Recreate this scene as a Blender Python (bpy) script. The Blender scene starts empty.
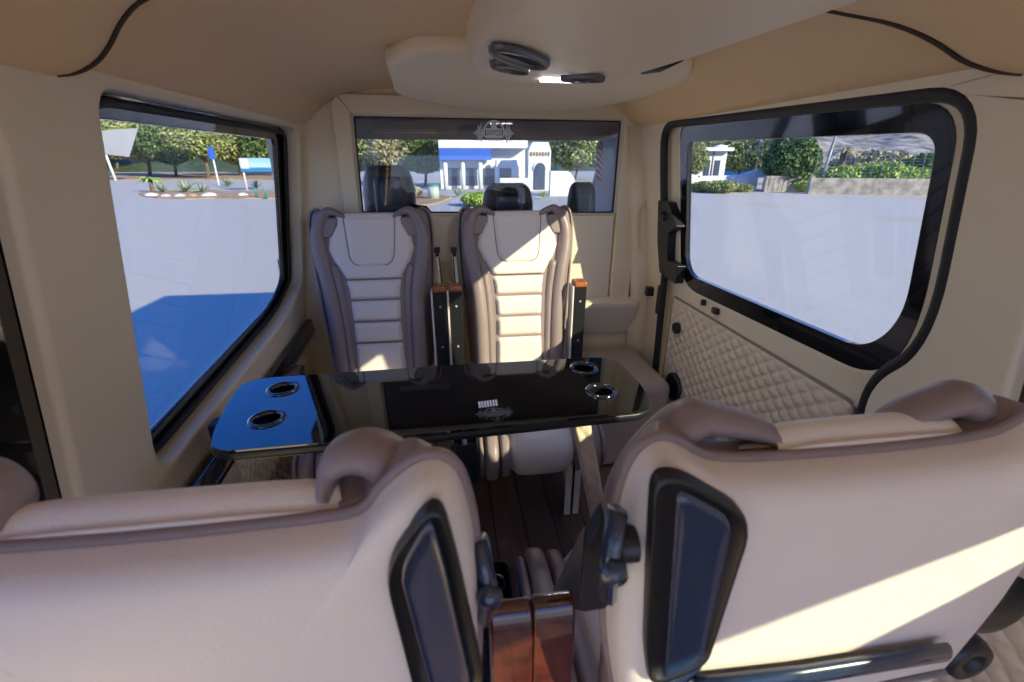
import bpy, bmesh, math, random
from mathutils import Vector, Matrix
random.seed(7)
D = bpy.data; SC = bpy.context.scene; COL = SC.collection
PI = math.pi; R_ = math.radians

# ------------------------------------------------------------------ camera model
F = 456.0; YAW = R_(7.7); PITCH = R_(21.6); CAM = Vector((0, 0, 1.35))
FWD = Vector((math.sin(YAW)*math.cos(PITCH), math.cos(YAW)*math.cos(PITCH), -math.sin(PITCH)))
RGT = Vector((math.cos(YAW), -math.sin(YAW), 0)); UPV = RGT.cross(FWD)
def ray(u, v): return FWD + RGT*((u-512)/F) + UPV*((341-v)/F)
def at(u, v, axis, val):
    d = ray(u, v); t = (val-CAM[axis])/d[axis]; return CAM + d*t
GZ = -0.6
def gnd(u, v): return at(u, v, 2, GZ)
def XL(z): return -.71 + .145*max(0, z-.6)
def XR(z): return .99 - .165*max(0, z-.75)

# ------------------------------------------------------------------ materials
def mat(name, col, rough=.5, metal=0., bump=0., bscale=300., coat=0., var=0., vscale=3., spec=.5, emit=None, es=0.):
    m = D.materials.new(name); m.use_nodes = True; nt = m.node_tree; b = nt.nodes['Principled BSDF']
    b.inputs['Base Color'].default_value = (*col, 1); b.inputs['Roughness'].default_value = rough
    b.inputs['Metallic'].default_value = metal; b.inputs['Coat Weight'].default_value = coat
    b.inputs['Coat Roughness'].default_value = .03
    b.inputs['Specular IOR Level'].default_value = spec
    tc = nt.nodes.new('ShaderNodeTexCoord')
    if bump:
        n = nt.nodes.new('ShaderNodeTexNoise'); n.inputs['Scale'].default_value = bscale; n.inputs['Detail'].default_value = 3
        nt.links.new(tc.outputs['Object'], n.inputs['Vector'])
        bp = nt.nodes.new('ShaderNodeBump'); bp.inputs['Strength'].default_value = bump; bp.inputs['Distance'].default_value = .002
        nt.links.new(n.outputs['Fac'], bp.inputs['Height']); nt.links.new(bp.outputs['Normal'], b.inputs['Normal'])
    if var:
        n = nt.nodes.new('ShaderNodeTexNoise'); n.inputs['Scale'].default_value = vscale; n.inputs['Detail'].default_value = 5
        nt.links.new(tc.outputs['Object'], n.inputs['Vector'])
        r = nt.nodes.new('ShaderNodeValToRGB'); r.color_ramp.elements[0].position = .3; r.color_ramp.elements[1].position = .7
        r.color_ramp.elements[0].color = (*[max(0, c*(1-var)) for c in col], 1); r.color_ramp.elements[1].color = (*[min(1, c*(1+var)) for c in col], 1)
        nt.links.new(n.outputs['Fac'], r.inputs['Fac']); nt.links.new(r.outputs['Color'], b.inputs['Base Color'])
    if emit:
        b.inputs['Emission Color'].default_value = (*emit, 1); b.inputs['Emission Strength'].default_value = es
    return m
CREAM = mat('cream_leather', (.78, .72, .66), .42, bump=.25, bscale=420)
MAUVE = mat('taupe_leather', (.27, .215, .215), .38, bump=.25, bscale=420)
WALLM = mat('cream_trim', (.80, .70, .52), .5, bump=.15, bscale=500)
LINER = mat('tan_headliner', (.80, .57, .33), .6, bump=.25, bscale=500)
CONS = mat('beige_console_trim', (.82, .70, .53), .5, bump=.2, bscale=500)
QUILT = mat('quilted_leather', (.76, .64, .47), .45, bump=.15, bscale=500)
WHITEP = mat('cream_white_panel', (.74, .68, .57), .4)
BLACKP = mat('black_plastic', (.012, .013, .016), .35, bump=.1, bscale=800)
BLACKG = mat('gloss_black', (.008, .008, .009), .08, coat=1)
RUBBER = mat('black_rubber', (.015, .015, .018), .55)
TABLE = mat('table_gloss_black', (.004, .004, .005), .04, coat=1, spec=1.0)
CHROME = mat('chrome_ring', (.25, .26, .28), .12, metal=1)
POCKET = mat('pocket_blue_black', (.012, .032, .075), .25, coat=.7)
BELT = mat('seat_belt_webbing', (.10, .09, .085), .7, bump=.5, bscale=900)
WOOD = mat('burl_wood', (.075, .017, .008), .15, coat=1, var=.6, vscale=25)
WOODL = mat('orange_wood', (.42, .13, .04), .25, coat=.6, var=.4, vscale=20)
DARKCLOTH = mat('black_cab_leather', (.018, .018, .022), .45)
CABLINER = mat('cab_headliner', (.15, .09, .055), .8)
GREYP = mat('grey_plastic', (.30, .31, .33), .35)
BLUEM = mat('blue_door_paint', (.004, .05, .26), .3)
STEEL = mat('painted_steel', (.62, .60, .60), .4)
LOGOW = mat('white_decal', (.85, .86, .9), .5)
LOGOD = mat('grey_print', (.10, .11, .14), .4)
LED = mat('led_diffuser', (1, 1, 1), .3, emit=(.9, .92, 1), es=9)
LENS = mat('smoked_lens', (.10, .11, .16), .1, coat=1)

def floor_mat():
    m = mat('dark_wood_floor', (.08, .05, .04), .35)
    nt = m.node_tree; b = nt.nodes['Principled BSDF']
    tc = nt.nodes.new('ShaderNodeTexCoord'); mp = nt.nodes.new('ShaderNodeMapping'); mp.inputs['Scale'].default_value = (40, 2, 1)
    n = nt.nodes.new('ShaderNodeTexNoise'); n.inputs['Scale'].default_value = 2; n.inputs['Detail'].default_value = 6
    br = nt.nodes.new('ShaderNodeTexBrick'); br.inputs['Scale'].default_value = 1; br.inputs['Mortar Size'].default_value = .004
    br.inputs['Brick Width'].default_value = 1.2; br.inputs['Row Height'].default_value = .12
    br.inputs['Color1'].default_value = (.8, .8, .8, 1); br.inputs['Color2'].default_value = (1.2, 1.2, 1.2, 1); br.inputs['Mortar'].default_value = (.4, .4, .4, 1)
    mp2 = nt.nodes.new('ShaderNodeMapping'); mp2.inputs['Rotation'].default_value = (0, 0, PI/2)
    r = nt.nodes.new('ShaderNodeValToRGB'); r.color_ramp.elements[0].color = (.10, .065, .05, 1); r.color_ramp.elements[1].color = (.26, .18, .145, 1)
    mx = nt.nodes.new('ShaderNodeMix'); mx.data_type = 'RGBA'; mx.blend_type = 'MULTIPLY'; mx.inputs[0].default_value = 1
    L = nt.links.new
    L(tc.outputs['Object'], mp.inputs['Vector']); L(mp.outputs['Vector'], n.inputs['Vector']); L(n.outputs['Fac'], r.inputs['Fac'])
    L(tc.outputs['Object'], mp2.inputs['Vector']); L(mp2.outputs['Vector'], br.inputs['Vector'])
    L(r.outputs['Color'], mx.inputs[6]); L(br.outputs['Color'], mx.inputs[7]); L(mx.outputs[2], b.inputs['Base Color'])
    return m
FLOORM = floor_mat()

def glass_mat(name, tint, refl=1.0):
    m = D.materials.new(name); m.use_nodes = True; nt = m.node_tree; nt.nodes.clear()
    o = nt.nodes.new('ShaderNodeOutputMaterial'); t = nt.nodes.new('ShaderNodeBsdfTransparent'); g = nt.nodes.new('ShaderNodeBsdfGlossy')
    fr = nt.nodes.new('ShaderNodeLayerWeight'); fr.inputs['Blend'].default_value = .5; pw = nt.nodes.new('ShaderNodeMath'); pw.operation = 'POWER'; pw.inputs[1].default_value = 4.5; ad = nt.nodes.new('ShaderNodeMath'); ad.operation = 'MULTIPLY_ADD'; ad.inputs[1].default_value = .6; ad.inputs[2].default_value = .03; mx = nt.nodes.new('ShaderNodeMixShader')
    ml = nt.nodes.new('ShaderNodeMath'); ml.operation = 'MULTIPLY'; ml.inputs[1].default_value = refl
    t.inputs['Color'].default_value = (*tint, 1); g.inputs['Roughness'].default_value = .01; g.inputs['Color'].default_value = (1, 1, 1, 1)
    L = nt.links.new
    L(fr.outputs['Facing'], pw.inputs[0]); L(pw.outputs[0], ad.inputs[0]); L(ad.outputs[0], ml.inputs[0]); L(ml.outputs[0], mx.inputs[0]); L(t.outputs[0], mx.inputs[1]); L(g.outputs[0], mx.inputs[2]); L(mx.outputs[0], o.inputs[0])
    return m
GLASS = glass_mat('window_glass', (.80, .815, .81), .5)
PGLASS = glass_mat('partition_glass', (.93, .95, .96), 1.0)

def asphalt():
    m = mat('asphalt', (.4, .4, .4), .9); nt = m.node_tree; b = nt.nodes['Principled BSDF']; L = nt.links.new
    tc = nt.nodes.new('ShaderNodeTexCoord')
    n1 = nt.nodes.new('ShaderNodeTexNoise'); n1.inputs['Scale'].default_value = 25; n1.inputs['Detail'].default_value = 8; n1.inputs['Roughness'].default_value = .8
    n2 = nt.nodes.new('ShaderNodeTexNoise'); n2.inputs['Scale'].default_value = .22; n2.inputs['Detail'].default_value = 4
    r1 = nt.nodes.new('ShaderNodeValToRGB'); r1.color_ramp.elements[0].position = .35; r1.color_ramp.elements[0].color = (.36, .35, .32, 1)
    r1.color_ramp.elements[1].position = .65; r1.color_ramp.elements[1].color = (.56, .535, .48, 1)
    r2 = nt.nodes.new('ShaderNodeValToRGB'); r2.color_ramp.elements[0].position = .62; r2.color_ramp.elements[0].color = (1, 1, 1, 1)
    r2.color_ramp.elements[1].position = .68; r2.color_ramp.elements[1].color = (1.0, .93, .82, 1)
    mx = nt.nodes.new('ShaderNodeMix'); mx.data_type = 'RGBA'; mx.blend_type = 'MULTIPLY'; mx.inputs[0].default_value = 1
    L(tc.outputs['Object'], n1.inputs['Vector']); L(tc.outputs['Object'], n2.inputs['Vector']); L(n1.outputs['Fac'], r1.inputs['Fac']); L(n2.outputs['Fac'], r2.inputs['Fac'])
    L(r1.outputs['Color'], mx.inputs[6]); L(r2.outputs['Color'], mx.inputs[7]); L(mx.outputs[2], b.inputs['Base Color'])
    return m
ASPH = asphalt()
DIRT = mat('dry_soil', (.42, .28, .16), .95, var=.3, vscale=1.5)
ROCK = mat('hill_rock', (.24, .23, .22), .95, var=.75, vscale=.6)
STONE = mat('rubble_stone', (.36, .33, .29), .9, var=.4, vscale=2.5, bump=1, bscale=3)
WHITEW = mat('white_render', (.72, .73, .75), .8)
BLUEF = mat('deep_blue', (.03, .12, .55), .5)
GREENP = mat('green_paint', (.03, .25, .17), .4)
BARK = mat('bark', (.16, .11, .08), .9, var=.3, vscale=4)
def leaf(name, a, b):
    m = mat(name, a, .6); nt = m.node_tree; bs = nt.nodes['Principled BSDF']
    tc = nt.nodes.new('ShaderNodeTexCoord'); n = nt.nodes.new('ShaderNodeTexNoise'); n.inputs['Scale'].default_value = 1.6; n.inputs['Detail'].default_value = 4
    r = nt.nodes.new('ShaderNodeValToRGB'); r.color_ramp.elements[0].position = .35; r.color_ramp.elements[1].position = .65
    r.color_ramp.elements[0].color = (*a, 1); r.color_ramp.elements[1].color = (*b, 1)
    nt.links.new(tc.outputs['Object'], n.inputs['Vector']); nt.links.new(n.outputs['Fac'], r.inputs['Fac']); nt.links.new(r.outputs['Color'], bs.inputs['Base Color'])
    return m
LEAFD = leaf('leaf_dark', (.05, .11, .035), (.17, .27, .08))
LEAFM = leaf('leaf_olive', (.15, .21, .07), (.40, .43, .17))
LEAFL = leaf('leaf_bright', (.18, .33, .05), (.48, .60, .14))
LEAFP = leaf('leaf_pale', (.25, .26, .14), (.50, .45, .28))
AGAVE = leaf('agave_green', (.16, .24, .15), (.34, .40, .25))

# ------------------------------------------------------------------ mesh helpers
def link(name, me, m, parent=None, smooth=False, bev=0, seg=3, sub=0, autos=None):
    o = D.objects.new(name, me); COL.objects.link(o)
    if m: me.materials.append(m)
    if parent: o.parent = parent
    if smooth:
        for p in me.polygons: p.use_smooth = True
    if bev:
        b = o.modifiers.new('bev', 'BEVEL'); b.width = bev; b.segments = seg; b.limit_method = 'ANGLE'; b.angle_limit = R_(35); b.harden_normals = False
        for p in me.polygons: p.use_smooth = True
        w = o.modifiers.new('wn', 'WEIGHTED_NORMAL'); w.keep_sharp = True
    if sub:
        s = o.modifiers.new('sub', 'SUBSURF'); s.levels = sub; s.render_levels = sub
    return o
def raw(name, vs, fs, m, parent=None, **k):
    me = D.meshes.new(name); me.from_pydata([tuple(v) for v in vs], [], fs); 
    bm = bmesh.new(); bm.from_mesh(me); bmesh.ops.recalc_face_normals(bm, faces=bm.faces); bm.to_mesh(me); bm.free()
    return link(name, me, m, parent, **k)
class MB:
    def __init__(s): s.v = []; s.f = []
    def add(s, vs, fs):
        n = len(s.v); s.v += [Vector(v) for v in vs]; s.f += [[i+n for i in f] for f in fs]; return s
    def box(s, c, d, rot=None):
        c = Vector(c); q = []
        for x in (-.5, .5):
            for y in (-.5, .5):
                for z in (-.5, .5):
                    p = Vector((x*d[0], y*d[1], z*d[2]))
                    if rot: p = rot @ p
                    q.append(c+p)
        return s.add(q, [(0,1,3,2),(4,6,7,5),(0,4,5,1),(2,3,7,6),(0,2,6,4),(1,5,7,3)])
    def tube(s, pts, r, n=10, ry=None, close=False, side=None):
        pts = [Vector(p) for p in pts]; N = len(pts); rings = []
        up = None
        for i, p in enumerate(pts):
            a = pts[(i-1) % N] if (close or i > 0) else pts[i]; b = pts[(i+1) % N] if (close or i < N-1) else pts[i]
            t = (b-a).normalized()
            if side is not None: sd = Vector(side); 
            elif up is None: sd = Vector((0,0,1)) if abs(t.z) < .9 else Vector((0,1,0))
            else: sd = up
            x = t.cross(sd).normalized(); y = x.cross(t).normalized(); up = y
            rr = r[i] if isinstance(r, (list, tuple)) else r
            r2 = (ry[i] if isinstance(ry, (list, tuple)) else ry) if ry else rr
            rings.append([p + x*(rr*math.cos(2*PI*k/n)) + y*(r2*math.sin(2*PI*k/n)) for k in range(n)])
        vs = [v for g in rings for v in g]; fs = []
        for i in range(N if close else N-1):
            j = (i+1) % N
            for k in range(n): fs.append((i*n+k, i*n+(k+1) % n, j*n+(k+1) % n, j*n+k))
        if not close: fs.append(list(range(n))[::-1]); fs.append([(N-1)*n+k for k in range(n)])
        return s.add(vs, fs)
    def lathe(s, prof, c, n=24, axis='z'):
        c = Vector(c); vs = []; fs = []
        for (r, h) in prof:
            for k in range(n):
                a = 2*PI*k/n; x, y = r*math.cos(a), r*math.sin(a)
                vs.append(c + (Vector((x, y, h)) if axis == 'z' else Vector((h, x, y)) if axis == 'x' else Vector((x, h, y))))
        for i in range(len(prof)-1):
            for k in range(n): fs.append((i*n+k, i*n+(k+1) % n, (i+1)*n+(k+1) % n, (i+1)*n+k))
        return s.add(vs, fs)
    def build(s, name, m, parent=None, **k): return raw(name, s.v, s.f, m, parent, **k)
def xf(mb, M):
    mb.v = [M @ v for v in mb.v]; return mb

def rpoly(cs, rs, n=7):
    out = []; N = len(cs)
    for i in range(N):
        p = Vector(cs[i]); a = Vector(cs[i-1]); b = Vector(cs[(i+1) % N]); r = rs[i] if isinstance(rs, (list, tuple)) else rs
        if r <= 0: out.append(tuple(p)); continue
        d1 = (a-p); d2 = (b-p); r1 = min(r, d1.length*.48); r2 = min(r, d2.length*.48)
        s = p+d1.normalized()*r1; e = p+d2.normalized()*r2
        for k in range(n+1):
            t = k/n; out.append(tuple(s*(1-t)**2 + p*(2*t*(1-t)) + e*t*t))
    return out
def smoothpath(pts, n=6, close=False):
    P = [Vector(p) for p in pts]; N = len(P); out = []
    for i in range(N if close else N-1):
        g = lambda j: P[j % N] if close else P[max(0, min(N-1, j))]
        p0, p1, p2, p3 = g(i-1), g(i), g(i+1), g(i+2)
        for k in range(n):
            t = k/n; out.append(.5*((2*p1)+(p2-p0)*t+(2*p0-5*p1+4*p2-p3)*t*t+(3*p1-p0-3*p2+p3)*t**3))
    if not close: out.append(P[-1])
    return out
def interp(x, tab):
    if x <= tab[0][0]: return tab[0][1]
    for (a, b), (c, d) in zip(tab, tab[1:]):
        if x <= c:
            t = (x-a)/(c-a); return b+(d-b)*t
    return tab[-1][1]
def sheet(outer, holes=(), cuts=(), mapf=lambda a, b: (a, b, 0)):
    """2-D polygon with holes -> mapped mesh (verts, faces)"""
    bm = bmesh.new()
    for lp in [outer]+list(holes):
        vs = [bm.verts.new((p[0], p[1], 0)) for p in lp]
        for i in range(len(vs)): bm.edges.new((vs[i], vs[(i+1) % len(vs)]))
    bmesh.ops.triangle_fill(bm, use_beauty=True, use_dissolve=False, edges=bm.edges[:])
    for c in cuts:
        bmesh.ops.bisect_plane(bm, geom=bm.verts[:]+bm.edges[:]+bm.faces[:], plane_co=(0, c, 0), plane_no=(0, 1, 0))
    bm.verts.index_update()
    vs = [Vector(mapf(v.co.x, v.co.y)) for v in bm.verts]; fs = [[v.index for v in f.verts] for f in bm.faces]
    bm.free(); return vs, fs
def strip(loop, f0, f1, closed=True):
    n = len(loop); vs = [Vector(f0(*p)) for p in loop]+[Vector(f1(*p)) for p in loop]
    return vs, [(i, (i+1) % n, n+(i+1) % n, n+i) for i in range(n if closed else n-1)]
def slab(mb, outer, holes, f0, f1, cuts=()):
    """solid slab between map f0 and map f1"""
    a = sheet(outer, holes, cuts, f0); b = sheet(outer, holes, cuts, f1)
    mb.add(*a); mb.add(*b)
    for lp in [outer]+list(holes): mb.add(*strip(lp, f0, f1))
    return mb
def weld(o, d=1e-5):
    bm = bmesh.new(); bm.from_mesh(o.data); bmesh.ops.remove_doubles(bm, verts=bm.verts, dist=d); bmesh.ops.recalc_face_normals(bm, faces=bm.faces); bm.to_mesh(o.data); bm.free(); return o
def prism(outline, f, y0, y1):
    n = len(outline); vs = [Vector(f(p[0], p[1], y0)) for p in outline]+[Vector(f(p[0], p[1], y1)) for p in outline]
    fs = [list(range(n)), [n+i for i in range(n)][::-1]]+[(i, (i+1) % n, n+(i+1) % n, n+i) for i in range(n)]
    return vs, fs
def pillow(hs, xl, xr, d0, d1, f, nx=18, edge=.02, e2=None):
    """puffy strip; hs list of heights, xl/xr(h) limits, base depth d0, crown d1; f(x,h,d)->3D"""
    vs = []; fs = []; nh = len(hs); h0, h1 = hs[0], hs[-1]
    for h in hs:
        a, b = xl(h), xr(h)
        for i in range(nx+1):
            s = i/nx; x = a+(b-a)*s
            ex = min(1, min(s, 1-s)*(b-a)/edge); ey = min(1, min(h-h0, h1-h)/(e2 or edge))
            q = math.sqrt(max(0, 1-(1-ex)**2))*math.sqrt(max(0, 1-(1-ey)**2))
            vs.append(f(x, h, d0+(d1-d0)*q))
    for j in range(nh-1):
        for i in range(nx):
            k = j*(nx+1)+i; fs.append((k, k+1, k+nx+2, k+nx+1))
    return vs, fs
def spaced(a, b, n, c=.015):
    """heights dense near both ends"""
    out = []
    for i in range(n+1):
        t = i/n; t = .5-.5*math.cos(PI*t); out.append(a+(b-a)*t)
    return out
def empty(name, loc=(0, 0, 0), rz=0):
    o = D.objects.new(name, None); COL.objects.link(o); o.location = loc; o.rotation_euler = (0, 0, rz); o.empty_display_size = .1; return o
def tag(o, label=None, cat=None, group=None, kind=None):
    if label: o['label'] = label
    if cat: o['category'] = cat
    if group: o['group'] = group
    if kind: o['kind'] = kind
    return o
def struct(o, label=None): o['kind'] = 'structure'; return o
def copy_tree(o, parent=None):
    c = o.copy(); COL.objects.link(c); c.parent = parent
    for ch in [q for q in D.objects if q.parent == o]: copy_tree(ch, c)
    return c

# ================================================================== VAN SHELL
def mapL(off): return lambda y, z: (XL(z)-off, y, z)
def mapR(off): return lambda y, z: (XR(z)+off, y, z)
YB = -.95; YP = 2.2
# ---- left wall
openL = rpoly([(.975, 1.47), (.985, .655), (1.95, .745), (2.15, .83), (2.14, 1.472)], [.06, .10, .15, .05, .07])
rearL = rpoly([(-.75, 1.42), (-.75, .68), (.76, .68), (.765, 1.42)], .07)
mb = MB(); outer = [(YB, -.02), (YP, -.02), (YP, 1.66), (YB, 1.66)]
mb.add(*sheet(outer, [openL, rearL], [.6], mapL(0)))
for lp, dd in ((openL, .06), (rearL, .03)): mb.add(*strip(lp, mapL(0), mapL(dd)))
mb.add(*sheet(outer, [rpoly([(.9, 1.6), (.9, .5), (2.19, .5), (2.19, 1.6)], 0), rpoly([(-.85, 1.5), (-.85, .6), (.85, .6), (.85, 1.5)], 0)], [.6], mapL(.09)))
wl = struct(weld(mb.build('wall_left', WALLM)))
b = wl.modifiers.new('bev', 'BEVEL'); b.width = .014; b.segments = 4; b.limit_method = 'ANGLE'; b.angle_limit = R_(50)
for p in wl.data.polygons: p.use_smooth = True
wl.modifiers.new('wn', 'WEIGHTED_NORMAL')
# glazing
def window(name, clear, fouter, mp, off, frame_mat=BLACKG, gap=.006):
    w = MB(); slab(w, fouter, [clear], mp(off), mp(off+.012)); w = struct(weld(w.build(name, frame_mat, bev=.003, seg=2)))
    g = MB(); slab(g, clear, [], mp(off+gap), mp(off+gap+.004)); g.build('pane', GLASS, w)
    return w
clearL = rpoly([(1.0, 1.425), (1.0, .72), (1.94, .80), (2.075, .87), (2.035, 1.425)], [.09, .08, .12, .05, .03])
w1 = window('window_1', clearL, rpoly([(.9, 1.6), (.9, .5), (2.19, .5), (2.19, 1.6)], 0), mapL, .062)
t_ = MB(); lp = [Vector(mapL(.052)(*p)) for p in rpoly([(.99, 1.455), (.995, .675), (1.945, .765), (2.13, .85), (2.12, 1.455)], [.1, .1, .15, .05, .05])]
t_.tube(lp, .010, 8, close=True); t_.build('rubber_seal', RUBBER, w1, smooth=True)
clearRL = rpoly([(-.68, 1.38), (-.68, .73), (.64, .73), (.65, 1.38)], .06)
window('window_4', clearRL, rpoly([(-.85, 1.5), (-.85, .6), (.85, .6), (.85, 1.5)], 0), mapL, .032)
# ---- right wall with the sliding-door opening
doorO = rpoly([(1.965, .02), (1.96, 1.2), (1.93, 1.485), (.735, 1.462), (.732, 1.0), (.86, .86), (.855, .02)], [.02, .3, .09, .09, .16, .09, .02])
rearR = rpoly([(.585, .90), (.595, 1.42), (.30, 1.42), (.30, .90)], .04); sunSlotR = rpoly([(-.05, 1.19), (-.05, 1.245), (-.62, 1.385), (-.80, 1.385), (-.80, 1.20)], .012)  # second opening is out of view, outlined to form the sun band
mb = MB(); mb.add(*sheet(outer, [doorO, rearR, sunSlotR], [.75], mapR(0)))
for lp, dd in ((doorO, .035), (rearR, .03), (sunSlotR, .03)): mb.add(*strip(lp, mapR(0), mapR(dd)))
mb.add(*sheet(outer, [rpoly([(2.05, .015), (2.05, 1.55), (.64, 1.55), (.64, .015)], 0), rpoly([(.63, .7), (.63, 1.5), (.25, 1.5), (.25, .7)], 0), rpoly([(.0, .95), (.0, 1.5), (-.85, 1.5), (-.85, .95)], 0)], [.75], mapR(.085)))
wr = struct(weld(mb.build('wall_right', WALLM)))
b = wr.modifiers.new('bev', 'BEVEL'); b.width = .010; b.segments = 4; b.limit_method = 'ANGLE'; b.angle_limit = R_(50)
for p in wr.data.polygons: p.use_smooth = True
wr.modifiers.new('wn', 'WEIGHTED_NORMAL')
window('window_5', rpoly([(.54, .95), (.55, 1.38), (.34, 1.38), (.34, .95)], .03), rpoly([(.63, .7), (.63, 1.5), (.25, 1.5), (.25, .7)], 0), mapR, .032)
window('sun_band_window', rpoly([(-.04, 1.12), (-.04, 1.26), (-.62, 1.40), (-.82, 1.40), (-.82, 1.0)], .01), rpoly([(.0, .95), (.0, 1.5), (-.85, 1.5), (-.85, .95)], 0), mapR, .032)  # unseen slanted window, shaped to throw the sun band on the right seat
# ---- sliding door
frameO = rpoly([(1.87, .83), (1.85, 1.475), (.79, 1.452), (.79, 1.0), (.87, .855)], [.14, .05, .09, .12, .10])
clearR = rpoly([(1.825, .895), (1.79, 1.415), (.825, 1.40), (.83, 1.02), (.915, .915)], [.10, .03, .05, .08, .07])
dO = [(2.05, .015), (2.05, 1.55), (.64, 1.55), (.64, .015)]
mb = MB(); mb.add(*sheet(dO, [frameO], [.75], mapR(.035))); mb.add(*strip(frameO, mapR(.035), mapR(.06)))
mb.add(*sheet(dO, [frameO], [.75], mapR(.065))); 
door = struct(weld(mb.build('door_1', WALLM)))
b = door.modifiers.new('bev', 'BEVEL'); b.width = .008; b.segments = 3; b.limit_method = 'ANGLE'; b.angle_limit = R_(50)
for p in door.data.polygons: p.use_smooth = True
door.modifiers.new('wn', 'WEIGHTED_NORMAL')
fr = MB(); slab(fr, frameO, [clearR], mapR(.038), mapR(.058)); fr = weld(fr.build('window_frame', BLACKG, door, bev=.006, seg=3))
g = MB(); slab(g, clearR, [], mapR(.050), mapR(.054)); g.build('pane', GLASS, door)
sp = MB(); path = [Vector(mapR(.012)(*p)) for p in doorO]; sp.tube(path, .016, 10, close=True); sp.build('rubber_seal', RUBBER, door, smooth=True)
# quilted door card: real diamond relief
def quilt(name, y0, y1, z0, z1, mp, mpd, parent, su=.068, sv=.050, depth=.010, ny=230, nz=150, mask=None):
    vs = []; fs = []
    for j in range(nz+1):
        for i in range(ny+1):
            y = y0+(y1-y0)*i/ny; z = z0+(z1-z0)*j/nz
            a = y/su+z/sv; b2 = y/su-z/sv
            q = (abs(math.sin(PI*a))*abs(math.sin(PI*b2)))**.33
            e = min(1, min(y-y0, y1-y, z-z0, z1-z)/.012)
            yy, zz = y, z
            vs.append(Vector(mp(depth*q*e+.004)(yy, zz)))
    for j in range(nz):
        for i in range(ny):
            k = j*(ny+1)+i; fs.append((k, k+1, k+ny+2, k+ny+1))
    return raw(name, vs, fs, QUILT, parent, smooth=True)
quilt('quilted_panel', .905, 1.93, .06, .765, lambda d: mapR(.035-d), 1, door)
pm = MB(); pm.tube([Vector(mapR(.030)(*p)) for p in rpoly([(.905, .06), (1.93, .06), (1.93, .765), (.905, .765)], .03)], .005, 6, close=True); pm.build('panel_piping', MAUVE, door, smooth=True)
for (y, z, r) in ((1.79, .365, .066), (1.835, .640, .026)):
    s_ = MB(); s_.lathe([(0, -.006), (r*.8, -.006), (r*.88, -.009), (r, -.004), (r, .01)], (XR(z)+.012, y, z), 28, 'x'); s_.build('speaker_grille', BLACKP, door, smooth=True)
for (y, z, w) in ((1.655, .815, .016), (1.565, .808, .032)):
    s_ = MB(); s_.box((XR(z)+.027, y, z), (.02, w, .024)); s_.build('lock_button', BLACKP, door, bev=.004)
# black latch handle of the door
hp_ = []
for q in [(660, 200), (670, 202), (679, 227), (670, 233), (669, 260), (680, 266), (677, 284), (661, 272), (659, 240)]:
    p = at(q[0]+1, q[1], 0, .985)
    for _ in range(6): p = at(q[0]+1, q[1], 0, XR(p.z)+.01)
    hp_.append((p.y, p.z))
h_ = MB(); h_.add(*prism(rpoly(hp_, .008, 3), lambda y, z, t: (XR(z)+t, y, z), -.004, .034)); hd = h_.build('latch_handle', BLACKP, door, bev=.006)
k_ = MB(); k_.lathe([(0, -.022), (.018, -.022), (.022, -.016), (.022, .02)], (XR(1.12), 1.925, 1.125), 20, 'x'); k_.build('latch_knob', BLACKP, hd, smooth=True)
k_ = MB(); k_.box((.985, 1.985, .73), (.03, .035, .14)); k_.build('door_stop', RUBBER, door, bev=.006)
# ---- floor
mb = MB(); mb.box((.14, .9, -.02), (1.9, 4.9, .04)); struct(mb.build('floor', FLOORM))
# quilted panels on the lower walls, dark rail under the left window
qr = quilt('quilted_wall_panel', -.5, .80, .05, .62, lambda d: mapR(-d), 1, None, ny=290, nz=130); qr.name = 'trim_1'; struct(qr)
ql = quilt('trim_2', .80, 2.19, .05, .485, lambda d: mapL(-d), 1, None, ny=300, nz=100, su=.045, sv=.05); struct(ql)
rl = MB(); 
A = Vector((XL(.5)+.012, .55, .50)); B = Vector((XL(.6)+.012, 2.19, .60)); d = (B-A).normalized(); 
rl.add(*prism(rpoly([(-.0, -.045), (.022, -.04), (.026, 0), (.022, .04), (0, .045)], 0), lambda x, h, t: A+(B-A)*t+Vector((x, 0, h)), 0, 1)); rail = rl.build('trim_3', BLACKG, bev=.003); struct(rail)
r2 = MB(); r2.tube([A+Vector((.024, 0, -.012)), B+Vector((.024, 0, -.012))], .006, 8); r2.build('metal_strip', CHROME, rail, smooth=True)

# ---- headliner (two pieces with a step) 
def zc(x):
    s = min(x-XL(1.49)+.0, XR(1.49)-x)
    return interp(s, [(-.2, 1.47), (0, 1.487), (.03, 1.505), (.07, 1.545), (.12, 1.58), (.18, 1.605), (.27, 1.622), (.45, 1.632), (.8, 1.635)])
def ye(x): return interp(x, [(-.63, .83), (-.607, .855), (-.587, .885), (-.56, .915), (-.526, .925), (-.48, .90), (-.44, .885), (-.23, .885), (.13, .90), (.55, .89), (.69, .856), (.80, .76), (.84, .73), (.86, .69), (.89, .66)])
NX = 240; xs = [-.63+(.93+.63)*i/NX for i in range(NX+1)]
ye0 = ye
def ye(x): return sum(ye0(x+k*.006) for k in range(-3, 4))/7
def zsm(x): return (zc(x-.02)+zc(x-.01)+zc(x)+zc(x+.01)+zc(x+.02))/5
vs = []; fs = []; NY = 14
for j in range(NY+1):
    for x in xs:
        y = .6+(2.3-.6)*j/NY; vs.append((x, y, zsm(x)))
n = NX+1
for j in range(NY):
    for i in range(NX): fs.append((j*n+i, j*n+i+1, (j+1)*n+i+1, (j+1)*n+i))
o = raw('ceiling', vs, fs, LINER, smooth=True); so = o.modifiers.new('s', 'SOLIDIFY'); so.thickness = .015; so.offset = 1; ceil = struct(o)
vs = []; fs = []
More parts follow.
